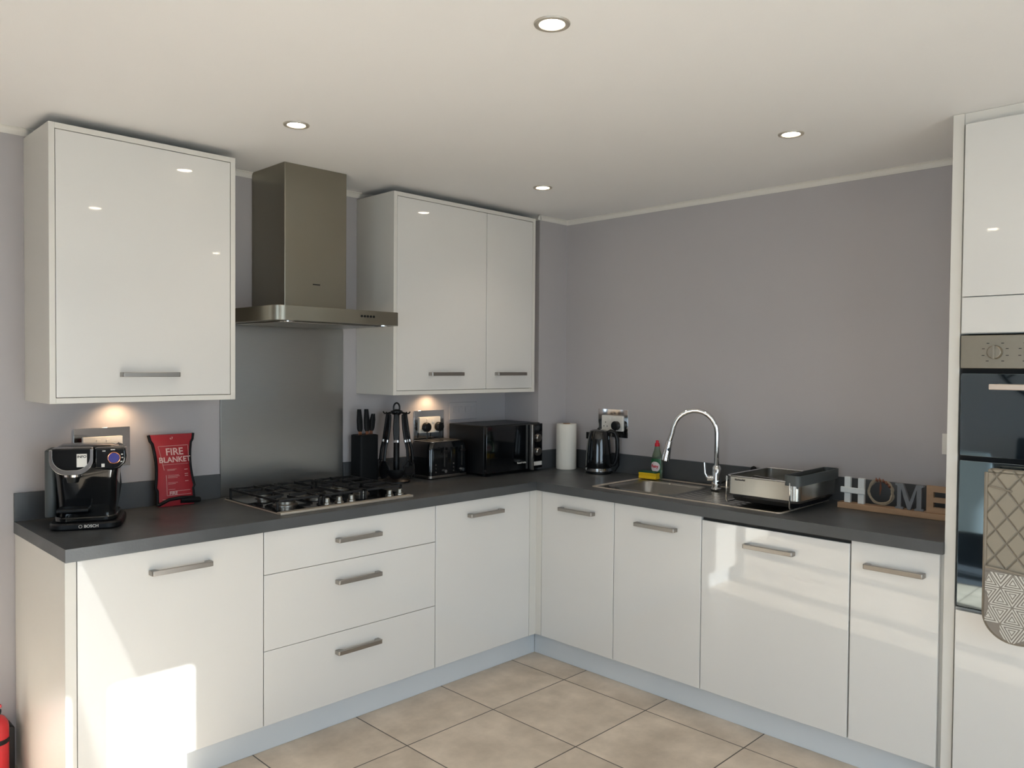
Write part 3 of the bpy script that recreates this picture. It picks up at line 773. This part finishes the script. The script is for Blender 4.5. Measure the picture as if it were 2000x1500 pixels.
for s in (-1, 1):
    mb = MB().tube([(s*(fb(s, v)[0]+.003)+.006*(1-v), fb(s, v)[1]-.002, .006+(H_-.004)*v) for v in [i/24 for i in range(25)]], .0062, 8)
    mb.build('edge_binding', 'black_matte', t, smooth=True)
st = MB()
st.tube([(-.070, -.046, .009), (-.03, -.055, .030), (.02, -.058, .034), (.07, -.052, .030), (.095, -.045, .012)], .007, 8)
st.tube([(.02, -.050, .022), (.06, -.056, .020), (.098, -.050, .016)], .012, 8)
st.build('pull_straps', 'black_matte', t, smooth=True)
fr = MB()
def onf(x, z, off=.0012):
    v = z/H_; hw, y, pf = fb(x/.09, v); return (x+.006*(1-v), y-.004-pf-off, z)
def line(pts_, r=.0008):
    q = []
    for (a, b) in zip(pts_[:-1], pts_[1:]):
        for k in range(8): q.append(onf(a[0]+(b[0]-a[0])*k/8, a[1]+(b[1]-a[1])*k/8))
    q.append(onf(*pts_[-1])); fr.tube(q, r, 5)
line([(-.046, .150), (-.060, .247), (.062, .247), (.060, .205)])
line([(-.058, .030), (.060, .030)]); line([(-.040, .130), (-.040, .046), (.060, .046)]); line([(-.030, .062), (.056, .062)])
for zz_, w_ in ((.152, .025), (.148, .02), (.128, .03), (.123, .032), (.118, .026), (.098, .026), (.093, .02), (.070, .018)):
    line([(-.034, zz_), (-.034+w_*1.5, zz_)], .0006)
for zz_ in (.148, .130, .122, .100): line([(.036, zz_), (.050, zz_)], .0012)
line([(-.05, .172), (.056, .172)], .0005)
fr.build('printed_lines', 'print_white', pouch)
def bend(me, cx, cz):
    for v in me.vertices:
        x, z = v.co.x+cx, v.co.y+cz; p = onf(x, z, .0016+v.co.z); v.co = Vector(p)
    return me
mb = MB().mesh(bend(text_mesh('FIRE', .040, .0003, bold=.0006), .002, .222)).mesh(bend(text_mesh('BLANKET', .0305, .0003, bold=.0006), .002, .190))
mb.mesh(bend(text_mesh('FIRE', .018, .0003, bold=.0004), -.014, .054)).mesh(bend(text_mesh('e7', .014, .0003), -.002, .277))
mb.build('lettering', 'print_white', pouch)

# ------------------------------------------------------------------ knife block
t = thing('knife_block', 'black knife block standing right behind the gas hob', 'knife block', (-1.29, -.077, HT))
MB().prism(rounded(-.054, .054, -.045, .045, .012), .0005, .243, 'z').build('block', 'black_matte', t, bevel=0.003)
MB().prism(rounded(-.048, .048, -.039, .039, .010), .2431, .2445, 'z').build('bristle_insert', 'shadow_gap', t)
for (x, y, ln, tx_, lb) in ((-.035, -.012, .125, -.05, 'leftmost'), (.002, -.018, .125, -.04, 'middle, tallest'), (.034, -.006, .100, .12, 'rightmost, leaning')):
    k = thing('kitchen_knife', 'black-handled knife in the knife block, %s of the three' % lb, 'knife', (-1.29+x, -.077+y, HT+.245), group='knives in the block')
    b = MB().box(-.009, .009, -.0012, .0012, -.0, .018); b.build('blade', 'knife_metal', k)
    hnd = MB().rings([[(a+tx_*z, b_, z) for a, b_ in rounded(-w_, w_, -.009, .009, .006, 3)] for z, w_ in ((.016, .009), (.03, .0135), (.07, .014), (ln-.01, .010), (ln, .0085))])
    hnd.build('handle', 'black_matte', k, smooth=True)

# ------------------------------------------------------------------ utensil carousel
UX, UY = -1.142, -.140
t = thing('utensil_carousel', 'black revolving utensil stand with a carrying loop, between knife block and toaster', 'utensil stand', (UX, UY, HT))
MB().lathe([(.070, .0005), (.070, .008), (.055, .014), (.012, .02)], seg=36).build('base', 'black_plastic', t, smooth=True)
MB().cyl((0, 0, .018), (0, 0, .352), .015, seg=16).build('post', 'black_plastic', t, smooth=True)
MB().lathe([(.020, .340), (.030, .350), (.030, .358), (.012, .366)], seg=28).build('hub', 'black_plastic', t, smooth=True)
MB().tube([(-.018+.0*i, 0, .355) if i == 0 else (-.019*math.cos(PI*i/12), 0, .372+.026*math.sin(PI*i/12)) for i in range(0, 13)]+[(.018, 0, .355)], .0045, 8).build('carrying_loop', 'black_plastic', t, smooth=True)
ANG = [135, 185, 235, 280, 318, 50]
for a in ANG:
    a = math.radians(a); c, s_ = math.cos(a), math.sin(a)
    MB().tube([(.025*c, .025*s_, .352), (.05*c, .05*s_, .345), (.062*c, .062*s_, .346), (.068*c, .068*s_, .355)], .0035, 8).build('hook', 'black_plastic', t, smooth=True)
def utensil(name, label, ang, head):
    a = math.radians(ang); rad = .046
    k = thing(name, label, 'utensil', (UX+rad*math.cos(a), UY+rad*math.sin(a), HT+.345), a+PI/2, group='utensils hanging on the stand')
    k.rotation_euler = (math.radians(-8), 0, a+PI/2); k.scale = (1.15, 1.0, 1.0)
    # local: hangs down -z, face towards local -y (outwards)
    mb = MB().rings([[(p, q, z) for p, q in rounded(-w_, w_, -.006, .006, .005, 3)] for z, w_ in ((-.002, .009), (-.02, .012), (-.075, .0145), (-.125, .012), (-.130, .010))])
    mb.build('handle', 'black_plastic', k, smooth=True)
    MB().rings([[(p, q, z) for p, q in rounded(-.011, .011, -.007, .007, .005, 3)] for z in (-.130, -.142)]).build('collar', 'chrome', k, smooth=True)
    mb = MB().tube([(0, 0, -.142), (0, -.004, -.18), (0, -.002, -.235)], [.0085, .0075, .0085], 8)
    if head == 'spatula':
        mb.rings([[(p, q, z) for p, q in rounded(-w_, w_, -.002, .002, .0015, 2)] for z, w_ in ((-.232, .008), (-.250, .034), (-.315, .038), (-.325, .034))])
    elif head == 'spoon':
        mb.rings([[(w_*math.cos(2*PI*i/18), .006*math.sin(2*PI*i/18)+y_, z) for i in range(18)] for z, w_, y_ in ((-.230, .006, 0), (-.245, .022, .004), (-.270, .032, .009), (-.300, .030, .009), (-.318, .016, .004), (-.322, .004, .001))])
    elif head == 'ladle':
        mb.lathe([(.003, -.322), (.022, -.316), (.036, -.300), (.041, -.278), (.038, -.278), (.033, -.298), (.018, -.312), (.002, -.316)], (0, -.020), 24)
    elif head == 'fork':
        for dx_ in (-.018, -.006, .006, .018): mb.tube([(dx_*.5, 0, -.235), (dx_, -.004, -.26), (dx_, 0, -.318)], .0042, 6)
    else:
        mb.tube([(.0, 0, -.232), (.030, .0, -.262), (.032, 0, -.295), (0, 0, -.322), (-.032, 0, -.295), (-.030, 0, -.262)], .004, 8, closed=True)
        mb.box(-.030, .030, -.0015, .0015, -.31, -.262)
    mb.build('head', 'black_plastic', k, smooth=True)
utensil('spatula', 'black spatula hanging at the left of the utensil stand', 135, 'spatula')
utensil('serving_spoon', 'black serving spoon hanging at the front left of the utensil stand', 185, 'spoon')
utensil('ladle', 'black ladle hanging at the front of the utensil stand', 232, 'ladle')
utensil('slotted_turner', 'black slotted turner hanging at the right of the utensil stand', 280, 'turner')
utensil('pasta_fork', 'black pasta fork hanging at the right of the utensil stand towards the toaster', 318, 'fork')

# ------------------------------------------------------------------ toaster
t = thing('toaster', 'black four-slice toaster with a chrome top plate and bottom strip', 'toaster', (-.846, -.115, HT))
w2, dp = .131, .088
secs = []
for z, sx, sy, r in ((.012, 1, 1, .02), (.04, 1.0, 1.0, .022), (.15, .99, .985, .025), (.178, .96, .96, .03), (.188, .90, .92, .03)):
    secs.append([(a, b, z) for a, b in rounded(-w2*sx, w2*sx, -dp*sy, dp*sy, r, 5)])
MB().rings(secs).build('body', 'black_gloss', t, smooth=True)
MB().prism(rounded(-w2*1.004, w2*1.004, -dp*1.01, dp*1.01, .02), .004, .018, 'z').build('chrome_strip', 'nickel', t, bevel=0.002)
tp = MB().prism(rounded(-.108, .108, -.076, .076, .02), .188, .1925, 'z').build('top_plate', 'sink_steel', t, bevel=0.0015)
for sx_ in (-.080, -.030, .030, .080):
    MB().box(sx_-.014, sx_+.014, -.062, .062, .1926, .1932).build('slot', 'shadow_gap', tp)
for sx_ in (-.060, .060):
    MB().box(sx_-.048, sx_+.048, -dp-.0015, -dp+.002, .03, .16).build('front_panel', 'black_gloss', t, bevel=0.001)
    MB().box(sx_+.022, sx_+.030, -dp-.003, -dp+.002, .06, .165).build('lever_slot', 'shadow_gap', t)
    MB().box(sx_+.010, sx_+.042, -dp-.018, -dp-.002, .135, .147).build('lever', 'black_plastic', t, bevel=0.003)
    MB().cyl((sx_+.026, -dp-.014, .038), (sx_+.026, -dp, .038), .009, .010, 18).build('dial', 'chrome', t, smooth=True)
    for k in range(3):
        MB().cyl((sx_-.032, -dp-.004, .036+k*.019), (sx_-.032, -dp, .036+k*.019), .0042, seg=12).build('button', 'nickel', t, smooth=True)

# ------------------------------------------------------------------ microwave
mx0, mx1, my0, my1, mz0, mz1 = -.700, -.262, -.330, -.030, HT+.012, 1.180
t = thing('microwave', 'black microwave oven with mirror door and two silver dials, in the corner', 'microwave', (-.48, -.18, HT))
MB().box(mx0, mx1, my0+.020, my1, mz0, mz1).build('casing', 'black_plastic', t, bevel=0.004, world=True)
xd = mx1-.095
dr = MB().box(mx0+.002, xd, my0, my0+.019, mz0+.004, mz1-.004).build('door', 'black_gloss', t, bevel=0.003, world=True)
MB().box(mx0+.030, xd-.085, my0-.0012, my0, mz0+.035, mz1-.03).build('window', 'dark_glass', dr, world=True)
MB().box(xd-.018, xd-.001, my0-.026, my0-.002, mz0+.000, mz1-.006).build('handle', 'nickel', dr, bevel=0.004, world=True)
MB().mesh(text_mesh('Russell Hobbs', .0125, .0002, bold=.0002), frame((xd-.075, my0-.0015, mz0+.045), (1, 0, 0), (0, 0, 1))).build('brand_lettering', 'white_plastic', dr, world=True)
cpn = MB().box(xd+.001, mx1, my0+.002, my0+.019, mz0+.004, mz1-.004).build('control_panel', 'black_gloss', t, bevel=0.002, world=True)
kx = (xd+mx1)/2+.004
for z in (mz0+.175, mz0+.098):
    MB().tube([(kx, my0+.002, z), (kx, my0-.012, z), (kx, my0-.018, z)], [.024, .022, .017], 24).build('dial', 'nickel', cpn, smooth=True, world=True)
MB().box(xd+.012, mx1-.006, my0-.0005, my0+.003, mz0+.020, mz0+.042).build('info_strip', 'white_plastic', cpn, world=True)
for x in (mx0+.03, mx1-.03):
    for y in (my0+.05, my1-.03): MB().lathe([(.012, HT+.0005), (.014, mz0)], (x, y), 14).build('foot', 'black_matte', t, world=True)

# ------------------------------------------------------------------ kitchen roll
t = thing('kitchen_roll', 'upright roll of white paper towel standing in the corner', 'paper towel', (-.105, -.372, HT))
MB().rings([[(r*math.cos(2*PI*i/40), r*math.sin(2*PI*i/40), z) for i in range(40)] for r, z in ((.021, .002), (.0575, .001), (.0585, .01), (.0585, .252), (.057, .259), (.021, .258), (.020, .25), (.020, .01))], closed=True).build('roll', 'paper', t, smooth=True)
MB().rings([[(r*math.cos(2*PI*i/28), r*math.sin(2*PI*i/28), z) for i in range(28)] for r, z in ((.0205, .0005), (.0205, .262), (.018, .262), (.018, .0005))], closed=True).build('cardboard_core', 'oak', t, smooth=True)

# ------------------------------------------------------------------ kettle
t = thing('kettle', 'glossy black electric kettle with a steel base ring', 'kettle', (-.108, -.612, HT), math.radians(-62))
MB().lathe([(.070, .0005), (.074, .004), (.074, .010), (.070, .012)], seg=36).build('power_base', 'black_plastic', t, smooth=True)
MB().lathe([(.070, .012), (.073, .014), (.0725, .030), (.070, .031)], seg=40).build('steel_ring', 'chrome', t, smooth=True)
MB().lathe([(.070, .031), (.073, .036), (.0735, .06), (.070, .12), (.062, .19), (.056, .222), (.053, .228)], seg=40).build('body', 'black_gloss', t, smooth=True)
MB().lathe([(.052, .228), (.050, .234), (.035, .240), (.012, .243), (.004, .252), (.0015, .2525)], seg=36).build('lid', 'black_gloss', t, smooth=True)
# handle towards local +x, spout towards local -x
MB().tube([(.045, 0, .222), (.065, 0, .234), (.090, 0, .225), (.102, 0, .190), (.104, 0, .130), (.098, 0, .075), (.086, 0, .048), (.070, 0, .045)], [.010, .011, .012, .012, .011, .010, .009, .008], 12).build('handle', 'black_plastic', t, smooth=True)
MB().prism([(-.045, -.020), (-.072, -.004), (-.072, .004), (-.045, .020)], .188, .226, 'z').build('spout', 'black_gloss', t, bevel=0.003)

# ------------------------------------------------------------------ washing-up bottle and sponge
bxp, byp = -.047-.018, -.968
t = thing('dish_soap_bottle', 'clear green dish soap bottle with a red cap behind the sponge', 'bottle', (bxp, byp, HT+.004))
secs = []
for z, a, b in ((0, .022, .014), (.004, .026, .017), (.05, .029, .018), (.09, .028, .018), (.125, .022, .015), (.15, .014, .012), (.166, .011, .011), (.172, .011, .011)):
    secs.append([(b*math.cos(2*PI*i/28), a*1.22*math.sin(2*PI*i/28), z) for i in range(28)])
MB().rings(secs).build('bottle_body', 'soap_bottle', t, smooth=True)
MB().lathe([(.0125, .168), (.0135, .170), (.0125, .184), (.008, .188), (.008, .198), (.005, .200)], seg=22).build('cap', 'cap_red', t, smooth=True)
def lab(z0, z1, hw, off, grow=1.0):
    def fn(a, b):
        z = z0+(z1-z0)*b; s = (z-.004)
        ay = .0288 if z < .09 else .0288-(z-.09)*.19
        bx_ = .0182 if z < .09 else .0182-(z-.09)*.09
        ang = PI+(a*2-1)*hw*math.sqrt(max(0, 1-((b*2-1)*.96)**2)) if grow else PI+(a*2-1)*hw
        return ((bx_+off)*math.cos(ang), (ay*1.22+off)*math.sin(ang), z)
    return MB().grid(14, 12, fn)
g = lab(.022, .104, 1.0, .0008, 0).build('green_label', 'label_green', t, smooth=True)
lab(.036, .088, .85, .0014).build('white_badge', 'label_white', t, smooth=True)
MB().mesh(text_mesh('Fairy', .021, .0003, bold=.0006), frame((-.0202, 0, .064), (0, -1, 0), (0, 0, 1))).build('lettering', 'cap_red', t)
t = thing('sponge', 'yellow washing-up sponge with a green scourer top on the sink edge', 'sponge', (-.110, -.950, HT+.0045), math.radians(4))
MB().prism([(-.022, 0), (.022, 0), (.022, .009), (.0185, .016), (.022, .023), (.022, .032), (-.022, .032), (-.022, .023), (-.0185, .016), (-.022, .009)], -.052, .052, 'y').build('foam', 'sponge_yellow', t, bevel=0.003)
MB().box(-.022, .022, -.052, .052, .0322, .039).build('scourer', 'scourer_green', t, bevel=0.002)

# small brush behind the tap
t = thing('dish_brush', 'small dark dish brush lying behind the tap against the upstand', 'brush', (-.04, -1.46, HT+.004))
MB().tube([(-.010, .14, .004), (-.006, .05, .050), (0, -.03, .085)], [.004, .005, .0055], 8).build('handle', 'black_plastic', t, smooth=True)
MB().lathe([(.002, .078), (.012, .084), (.016, .096), (.012, .108), (.002, .113)], (0, -.045), 18).build('brush_head', 'black_matte', t, smooth=True)

# ------------------------------------------------------------------ dish rack
rx0, rx1, ry0, ry1 = -.475, -.095, -1.930, -1.605
t = thing('dish_rack', 'steel dish rack on wire legs with a black tray, standing on the drainer', 'dish rack', (-.30, -1.75, HT+.004))
rb, rt_ = HT+.048, HT+.122
ro = rounded(rx0, rx1, ry0, ry1, .03, 6); ri = rounded(rx0+.002, rx1-.002, ry0+.002, ry1-.002, .028, 6)
mb = MB().rings([[(u, v, z) for u, v in p] for p, z in ((ro, rb), (ro, rt_), (ri, rt_), (ri, rb))], closed=True)
mb.build('steel_band', 'sink_steel', t, smooth=True, world=True)
MB().tube([(u, v, rt_+.002) for u, v in ro], .0032, 8, closed=True).build('top_rail', 'chrome', t, smooth=True, world=True)
wr = MB()
for i in range(9):
    y = ry0+.025+i*(ry1-ry0-.05)/8; wr.tube([(rx0+.004, y, rb+.004), (rx1-.004, y, rb+.004)], .0018, 6)
for x in (rx0+.10, rx0+.22):
    for i in range(8):
        y = ry0+.035+i*.032; wr.tube([(x, y, rb+.004), (x, y+.006, rb+.040), (x, y+.012, rb+.004)], .0016, 6)
wr.tube([(rx0+.08, ry1-.03, rb+.035), (rx0+.06, ry1-.10, rt_+.004), (rx0+.05, ry1-.20, rt_), (rx0+.02, ry0+.03, rt_-.004)], .0022, 6)
wr.build('wire_grid', 'chrome', t, smooth=True, world=True)
for y in (ry1-.004, ry0+.035):
    MB().tube([(rx0-.004, y, rt_), (rx0-.004, y, HT+.022), (rx0+.004, y, HT+.012), (rx0+.04, y, HT+.011), (rx1-.04, y, HT+.011), (rx1-.004, y, HT+.012), (rx1+.004, y, HT+.022), (rx1+.004, y, rt_)], .0034, 8).build('leg', 'chrome', t, smooth=True, world=True)
tr = [[(u, v, z) for u, v in rounded(rx0+a, rx1-a, ry0+a, ry1-a, .03, 5)] for a, z in ((.02, HT+.017), (.008, HT+.036), (.011, HT+.036), (.022, HT+.020))]
MB().rings(tr).build('drip_tray', 'black_plastic', t, smooth=True, world=True)
cad = MB()
def cr(a, z): return [(u, v, z) for u, v in rounded(rx0-.006+a, rx1+.012-a, ry0-.006+a, ry0+.064-a, .020-a*.5, 6)]
cad.rings([cr(0, rt_-.012), cr(0, rt_+.030), cr(.004, rt_+.030), cr(.004, rt_+.004), cr(.004, rt_-.009)])
cad.rings([cr(.012, rb+.008), cr(.010, rt_-.010), cr(.014, rt_-.010), cr(.016, rb+.012)], cap=True)
cad.build('cutlery_caddy', 'rack_grey', t, smooth=True, world=True)
MB().mesh(text_mesh('KitchenAid', .0105, .0002, bold=.0002), frame((rx0-.0008, ry1-.065, rt_-.012), (0, -1, 0), (0, 0, 1))).build('brand_lettering', 'black_matte', t, world=True)

# ------------------------------------------------------------------ HOME sign
sgx = -.175
t = thing('home_sign', 'wooden stand carrying the letters H O M E beside the tall oven housing', 'decorative sign', (sgx, -2.2, HT))
MB().box(sgx-.028, sgx+.028, -2.430, -1.975, HT+.0005, HT+.024).build('wooden_base', 'oak', t, bevel=0.0015, world=True)
zb = HT+.024; lh = .108
def letter(polys, y0, m, name, x0=-.008, x1=.008, **k):
    mb = MB()
    for p in polys: mb.prism([(y0-a, zb+b) for a, b in p], sgx+x0, sgx+x1, 'x')
    return mb.build(name, m, t, bevel=0.001, world=True)
R4 = lambda x0, x1, z0, z1: [(x0, z0), (x1, z0), (x1, z1), (x0, z1)]
letter([R4(.006, .031, 0, lh), R4(.062, .088, 0, lh-.002)], -1.990, 'letter_white', 'letter_h')
MB().prism([(-1.986+.004, zb+.041), (-1.986+.004, zb+.066), (-2.082, zb+.064), (-2.084, zb+.040)], sgx-.016, sgx-.0085, 'x').build('letter_h_crossbar', 'letter_white', t, bevel=0.003, world=True)
wt_ = MB()
for k in range(7):
    ph = random.random()*6; rr = .049+random.uniform(-.004, .004)
    wt_.tube([(sgx+.006*math.sin(3*a+ph), -2.142+(rr+.003*math.sin(5*a+ph))*math.cos(a), zb+.0575+(rr+.003*math.cos(4*a+ph))*math.sin(a)) for a in [2*PI*i/40 for i in range(40)]], .0021, 6, closed=True)
wt_.build('twig_wreath', 'twig', t, smooth=True, world=True)
lf = MB()
for a in (80, 95, 112, 128, 145):
    a = math.radians(a); cy_, cz_ = -2.142+.05*-math.cos(a)*-1, zb+.0575+.05*math.sin(a)
    lf.tube([(sgx-.008, cy_, cz_-.008), (sgx-.014, cy_+.004, cz_), (sgx-.010, cy_+.008, cz_+.010)], [.001, .006, .001], 6)
lf.tube([(sgx-.004, -2.142, zb+.105), (sgx-.005, -2.143, zb+.075), (sgx-.004, -2.140, zb+.045)], [.001, .0045, .001], 6)
lf.build('dried_leaves', 'leaf_brown', t, smooth=True, world=True)
letter([[(0, 0), (.032, 0), (.032, .006), (.023, .009), (.024, .078), (.048, 0), (.060, 0), (.082, .078), (.082, .009), (.074, .006), (.074, 0), (.108, 0), (.108, .006), (.100, .009), (.100, lh-.016), (.108, lh-.012), (.108, lh-.005), (.080, lh-.005), (.056, .034), (.030, lh-.005), (0, lh-.005), (0, lh-.012), (.008, lh-.016), (.008, .009), (0, .006)]], -2.200, 'letter_grey', 'letter_m')
letter([[(0, 0), (.080, 0), (.080, .022), (.026, .022), (.026, .041), (.074, .041), (.074, .061), (.026, .061), (.026, lh-.026), (.080, lh-.026), (.080, lh-.002), (0, lh-.002)]], -2.318, 'oak', 'letter_e')

# ------------------------------------------------------------------ oven glove on the lower oven handle
gx = TF-.062
t = thing('oven_glove', 'beige quilted double oven glove with a triangle-print pocket hung over the oven handle', 'oven glove', (gx, -2.74, 0.66))
gy0, gy1 = -2.830, -2.648
def glove_poly(inset=0):
    a, b = gy0+inset, gy1-inset; zb_ = .640+inset; r = .085-inset
    pts = [(b, 1.172)]
    for i in range(13):
        th = 0-0.5*PI*i/12; pts.append((b-r+r*math.cos(th), zb_+r+r*math.sin(th)))
    for i in range(13):
        th = -0.5*PI-0.5*PI*i/12; pts.append((a+r+r*math.cos(th), zb_+r+r*math.sin(th)))
    pts.append((a, 1.172)); return pts
MB().prism([p for p in glove_poly(.004)], gx-.003, gx-.020, 'x').build('quilted_panel', 'glove_quilt', t, bevel=0.006, segs=3, world=True)
MB().box(gx-.016, gx+.030, gy0+.004, gy1-.004, 1.172, 1.182).box(gx+.018, gx+.030, gy0+.004, gy1-.004, .80, 1.176).build('back_panel', 'glove_quilt', t, bevel=0.004, world=True)
zp = .868
pk = [p for p in glove_poly(.003) if p[1] < zp]
pk = [(gy1-.003, zp+.006)]+pk+[(gy0+.003, zp-.012)]
pkt = MB().prism(pk, gx-.0205, gx-.027, 'x').build('pocket', 'glove_print_base', t, bevel=0.004, world=True)
# binding
bd = [(gx-.014, u, v) for u, v in glove_poly(.001)]
MB().tube(bd, .0062, 8).build('binding', 'glove_binding', t, smooth=True, world=True)
MB().tube([(gx-.027, gy1-.006, zp+.004), (gx-.0275, (gy0+gy1)/2, zp-.004), (gx-.027, gy0+.006, zp-.014)], .004, 8).build('pocket_binding', 'glove_binding', t, smooth=True, world=True)
MB().tube([(gx-.022, gy1-.012, 1.130), (gx-.024, gy1-.045, 1.124), (gx-.023, gy1-.075, 1.118)], .0028, 6).build('hanging_loop', 'glove_binding', t, smooth=True, world=True)
pr = MB(); sd = .066; hh = sd*math.sqrt(3)/2
def inside(y, z, m=.010):
    if z > zp-.004 or y > gy1-m or y < gy0+m: return False
    r = .085; zb_ = .640
    if z < zb_+r:
        if y > gy1-r and math.hypot(y-(gy1-r), z-(zb_+r)) > r-m: return False
        if y < gy0+r and math.hypot(y-(gy0+r), z-(zb_+r)) > r-m: return False
        if z < zb_+m: return False
    return True
def tri(cy, cz, up, s, wd):
    """triangle outline of side s and line width wd"""
    k = 1 if up else -1
    def P(sc): return [(cy+sc*math.cos(a), cz+k*sc*math.sin(a)) for a in (PI/2, PI/2+2*PI/3, PI/2+4*PI/3)]
    R_ = s/math.sqrt(3); O = P(R_); I = P(max(R_-wd*2, 0.0001))
    for i in range(3):
        q = [O[i], O[(i+1) % 3], I[(i+1) % 3], I[i]]
        if inside(sum(p[0] for p in q)/4, min(zp-.013, sum(p[1] for p in q)/4-.008), .007):
            q = [(min(gy1-.007, max(gy0+.007, a)), min(zp-.010, b)) for a, b in q]
            pr.bm.faces.new([pr.bm.verts.new((gx-.0279, a, b)) for a, b in q])
for r_ in range(-1, 9):
    for c_ in range(-1, 12):
        y_ = gy0+c_*sd/2; z_ = .640+r_*hh
        up = (r_+c_) % 2 == 0
        cz = z_+(hh/3 if up else 2*hh/3)
        tri(y_, cz, up, sd-.006, .0036); tri(y_, cz, up, sd-.030, .0036)
        tri(y_, cz, up, sd-.052, .0038)
pr.build('triangle_print', 'glove_print', pkt, solid=.0006, world=True)

# ------------------------------------------------------------------ fire extinguisher at the left end
t = thing('fire_extinguisher', 'small red fire extinguisher by the left end panel of the base units', 'fire extinguisher', (-2.868, -.105, 0))
MB().lathe([(.040, .0005), (.043, .004), (.043, .205), (.040, .222), (.028, .240), (.016, .247), (.015, .252)], seg=36).build('cylinder', 'red_enamel', t, smooth=True)
MB().lathe([(.0435, .150), (.0440, .151), (.0440, .166), (.0435, .167)], seg=36).build('strap', 'black_plastic', t, smooth=True)
MB().lathe([(.018, .250), (.020, .256), (.020, .264), (.014, .268), (.014, .282), (.010, .286)], seg=20).build('valve', 'black_plastic', t, smooth=True)
MB().prism([(-.03, .268), (.02, .272), (.02, .282), (-.045, .296)], -.007, .007, 'y').build('squeeze_grip', 'red_enamel', t, bevel=0.002)
br = MB().prism(rounded(-2.835, -2.802, 0.02, 0.186, .012), -.085, -.017, 'y').build('extinguisher_bracket', 'black_plastic', bevel=0.003)
tag(br, 'dark bracket on the skirting between the fire extinguisher and the end panel', 'bracket')

# ------------------------------------------------------------------ dining end, seen in the oven glass
def dining_chair(x, y, rz, fabric, label):
    t = thing('dining_chair', label, 'chair', (x, y, .0115), rz)
    # local: back at +y side, seat towards -y
    MB().prism(rounded(-.235, .235, -.24, .21, .05), .33, .47, 'z').build('seat', fabric, t, bevel=0.02, segs=3)
    MB().rings([[(u, v+.0, z) for u, v in rounded(-w_, w_, .17+o_, .235+o_, .03, 5)] for z, w_, o_ in ((.31, .235, 0), (.47, .235, .0), (.70, .23, .03), (.87, .225, .055), (.895, .215, .058))]).build('backrest', fabric, t, smooth=True)
    for sx_ in (-1, 1):
        for sy_ in (-1, 1):
            MB().tube([(sx_*.19, sy_*.18-.01, .34), (sx_*.215, sy_*.21-.005, .001)], [.021, .013], 10).build('leg', 'chair_wood', t, smooth=True)
    return t
dining_chair(-4.30, -1.60, math.radians(-90), 'chair_fabric', 'pale blue upholstered dining chair reflected in the oven glass')
dining_chair(-5.45, -1.85, math.radians(90), 'black_plastic', 'dark dining chair on the far side of the dining table')
t = thing('dining_table', 'dark wooden dining table at the far end of the room', 'table', (-4.9, -1.75, 0))
MB().box(-.38, .38, -.60, .60, .72, .75).build('tabletop', 'dark_wood', t, bevel=0.004)
for sx_ in (-1, 1):
    for sy_ in (-1, 1): MB().tube([(sx_*.33, sy_*.54, .72), (sx_*.34, sy_*.55, .0125)], [.03, .022], 12).build('leg', 'dark_wood', t, smooth=True)
rg = MB().lathe([(1.05, .0005), (1.06, .006), (1.04, .011)], (-4.85, -1.75), 64).build('rug', 'rug_pile')
tag(rg, 'round dark rug under the dining table', 'rug')
t = thing('wall_clock', 'large black skeleton wall clock on the far wall', 'clock', (XW+.02, -1.86, 1.72))
def circ(r, rad, x=0): return MB().tube([(x, r*math.cos(a), r*math.sin(a)) for a in [2*PI*i/60 for i in range(60)]], rad, 8, closed=True)
circ(.50, .013).build('outer_ring', 'black_matte', t, smooth=True); circ(.33, .008).build('inner_ring', 'black_matte', t, smooth=True)
nm = MB()
for k, s_ in enumerate(['XII', 'I', 'II', 'III', 'IIII', 'V', 'VI', 'VII', 'VIII', 'IX', 'X', 'XI']):
    a = -k*PI/6; c_, n_ = math.cos(a), math.sin(a)
    up = Vector((0, n_*-1 if False else -n_*-1, c_)); up = Vector((0, -math.sin(-a)*-1, math.cos(a))); up = Vector((0, math.sin(-a), math.cos(a)))
    ri_ = up.cross(Vector((1, 0, 0))) * 1.0
    nm.mesh(text_mesh(s_, .16, .004), frame(up*.415, ri_ if ri_.cross(up).x > 0 else -ri_, up))
nm.build('numerals', 'black_matte', t)
MB().tube([(.006, 0, -.04), (.006, .10, .22)], .008, 6).tube([(.006, 0, 0), (.006, -.20, .02)], .009, 6).build('hands', 'black_matte', t)
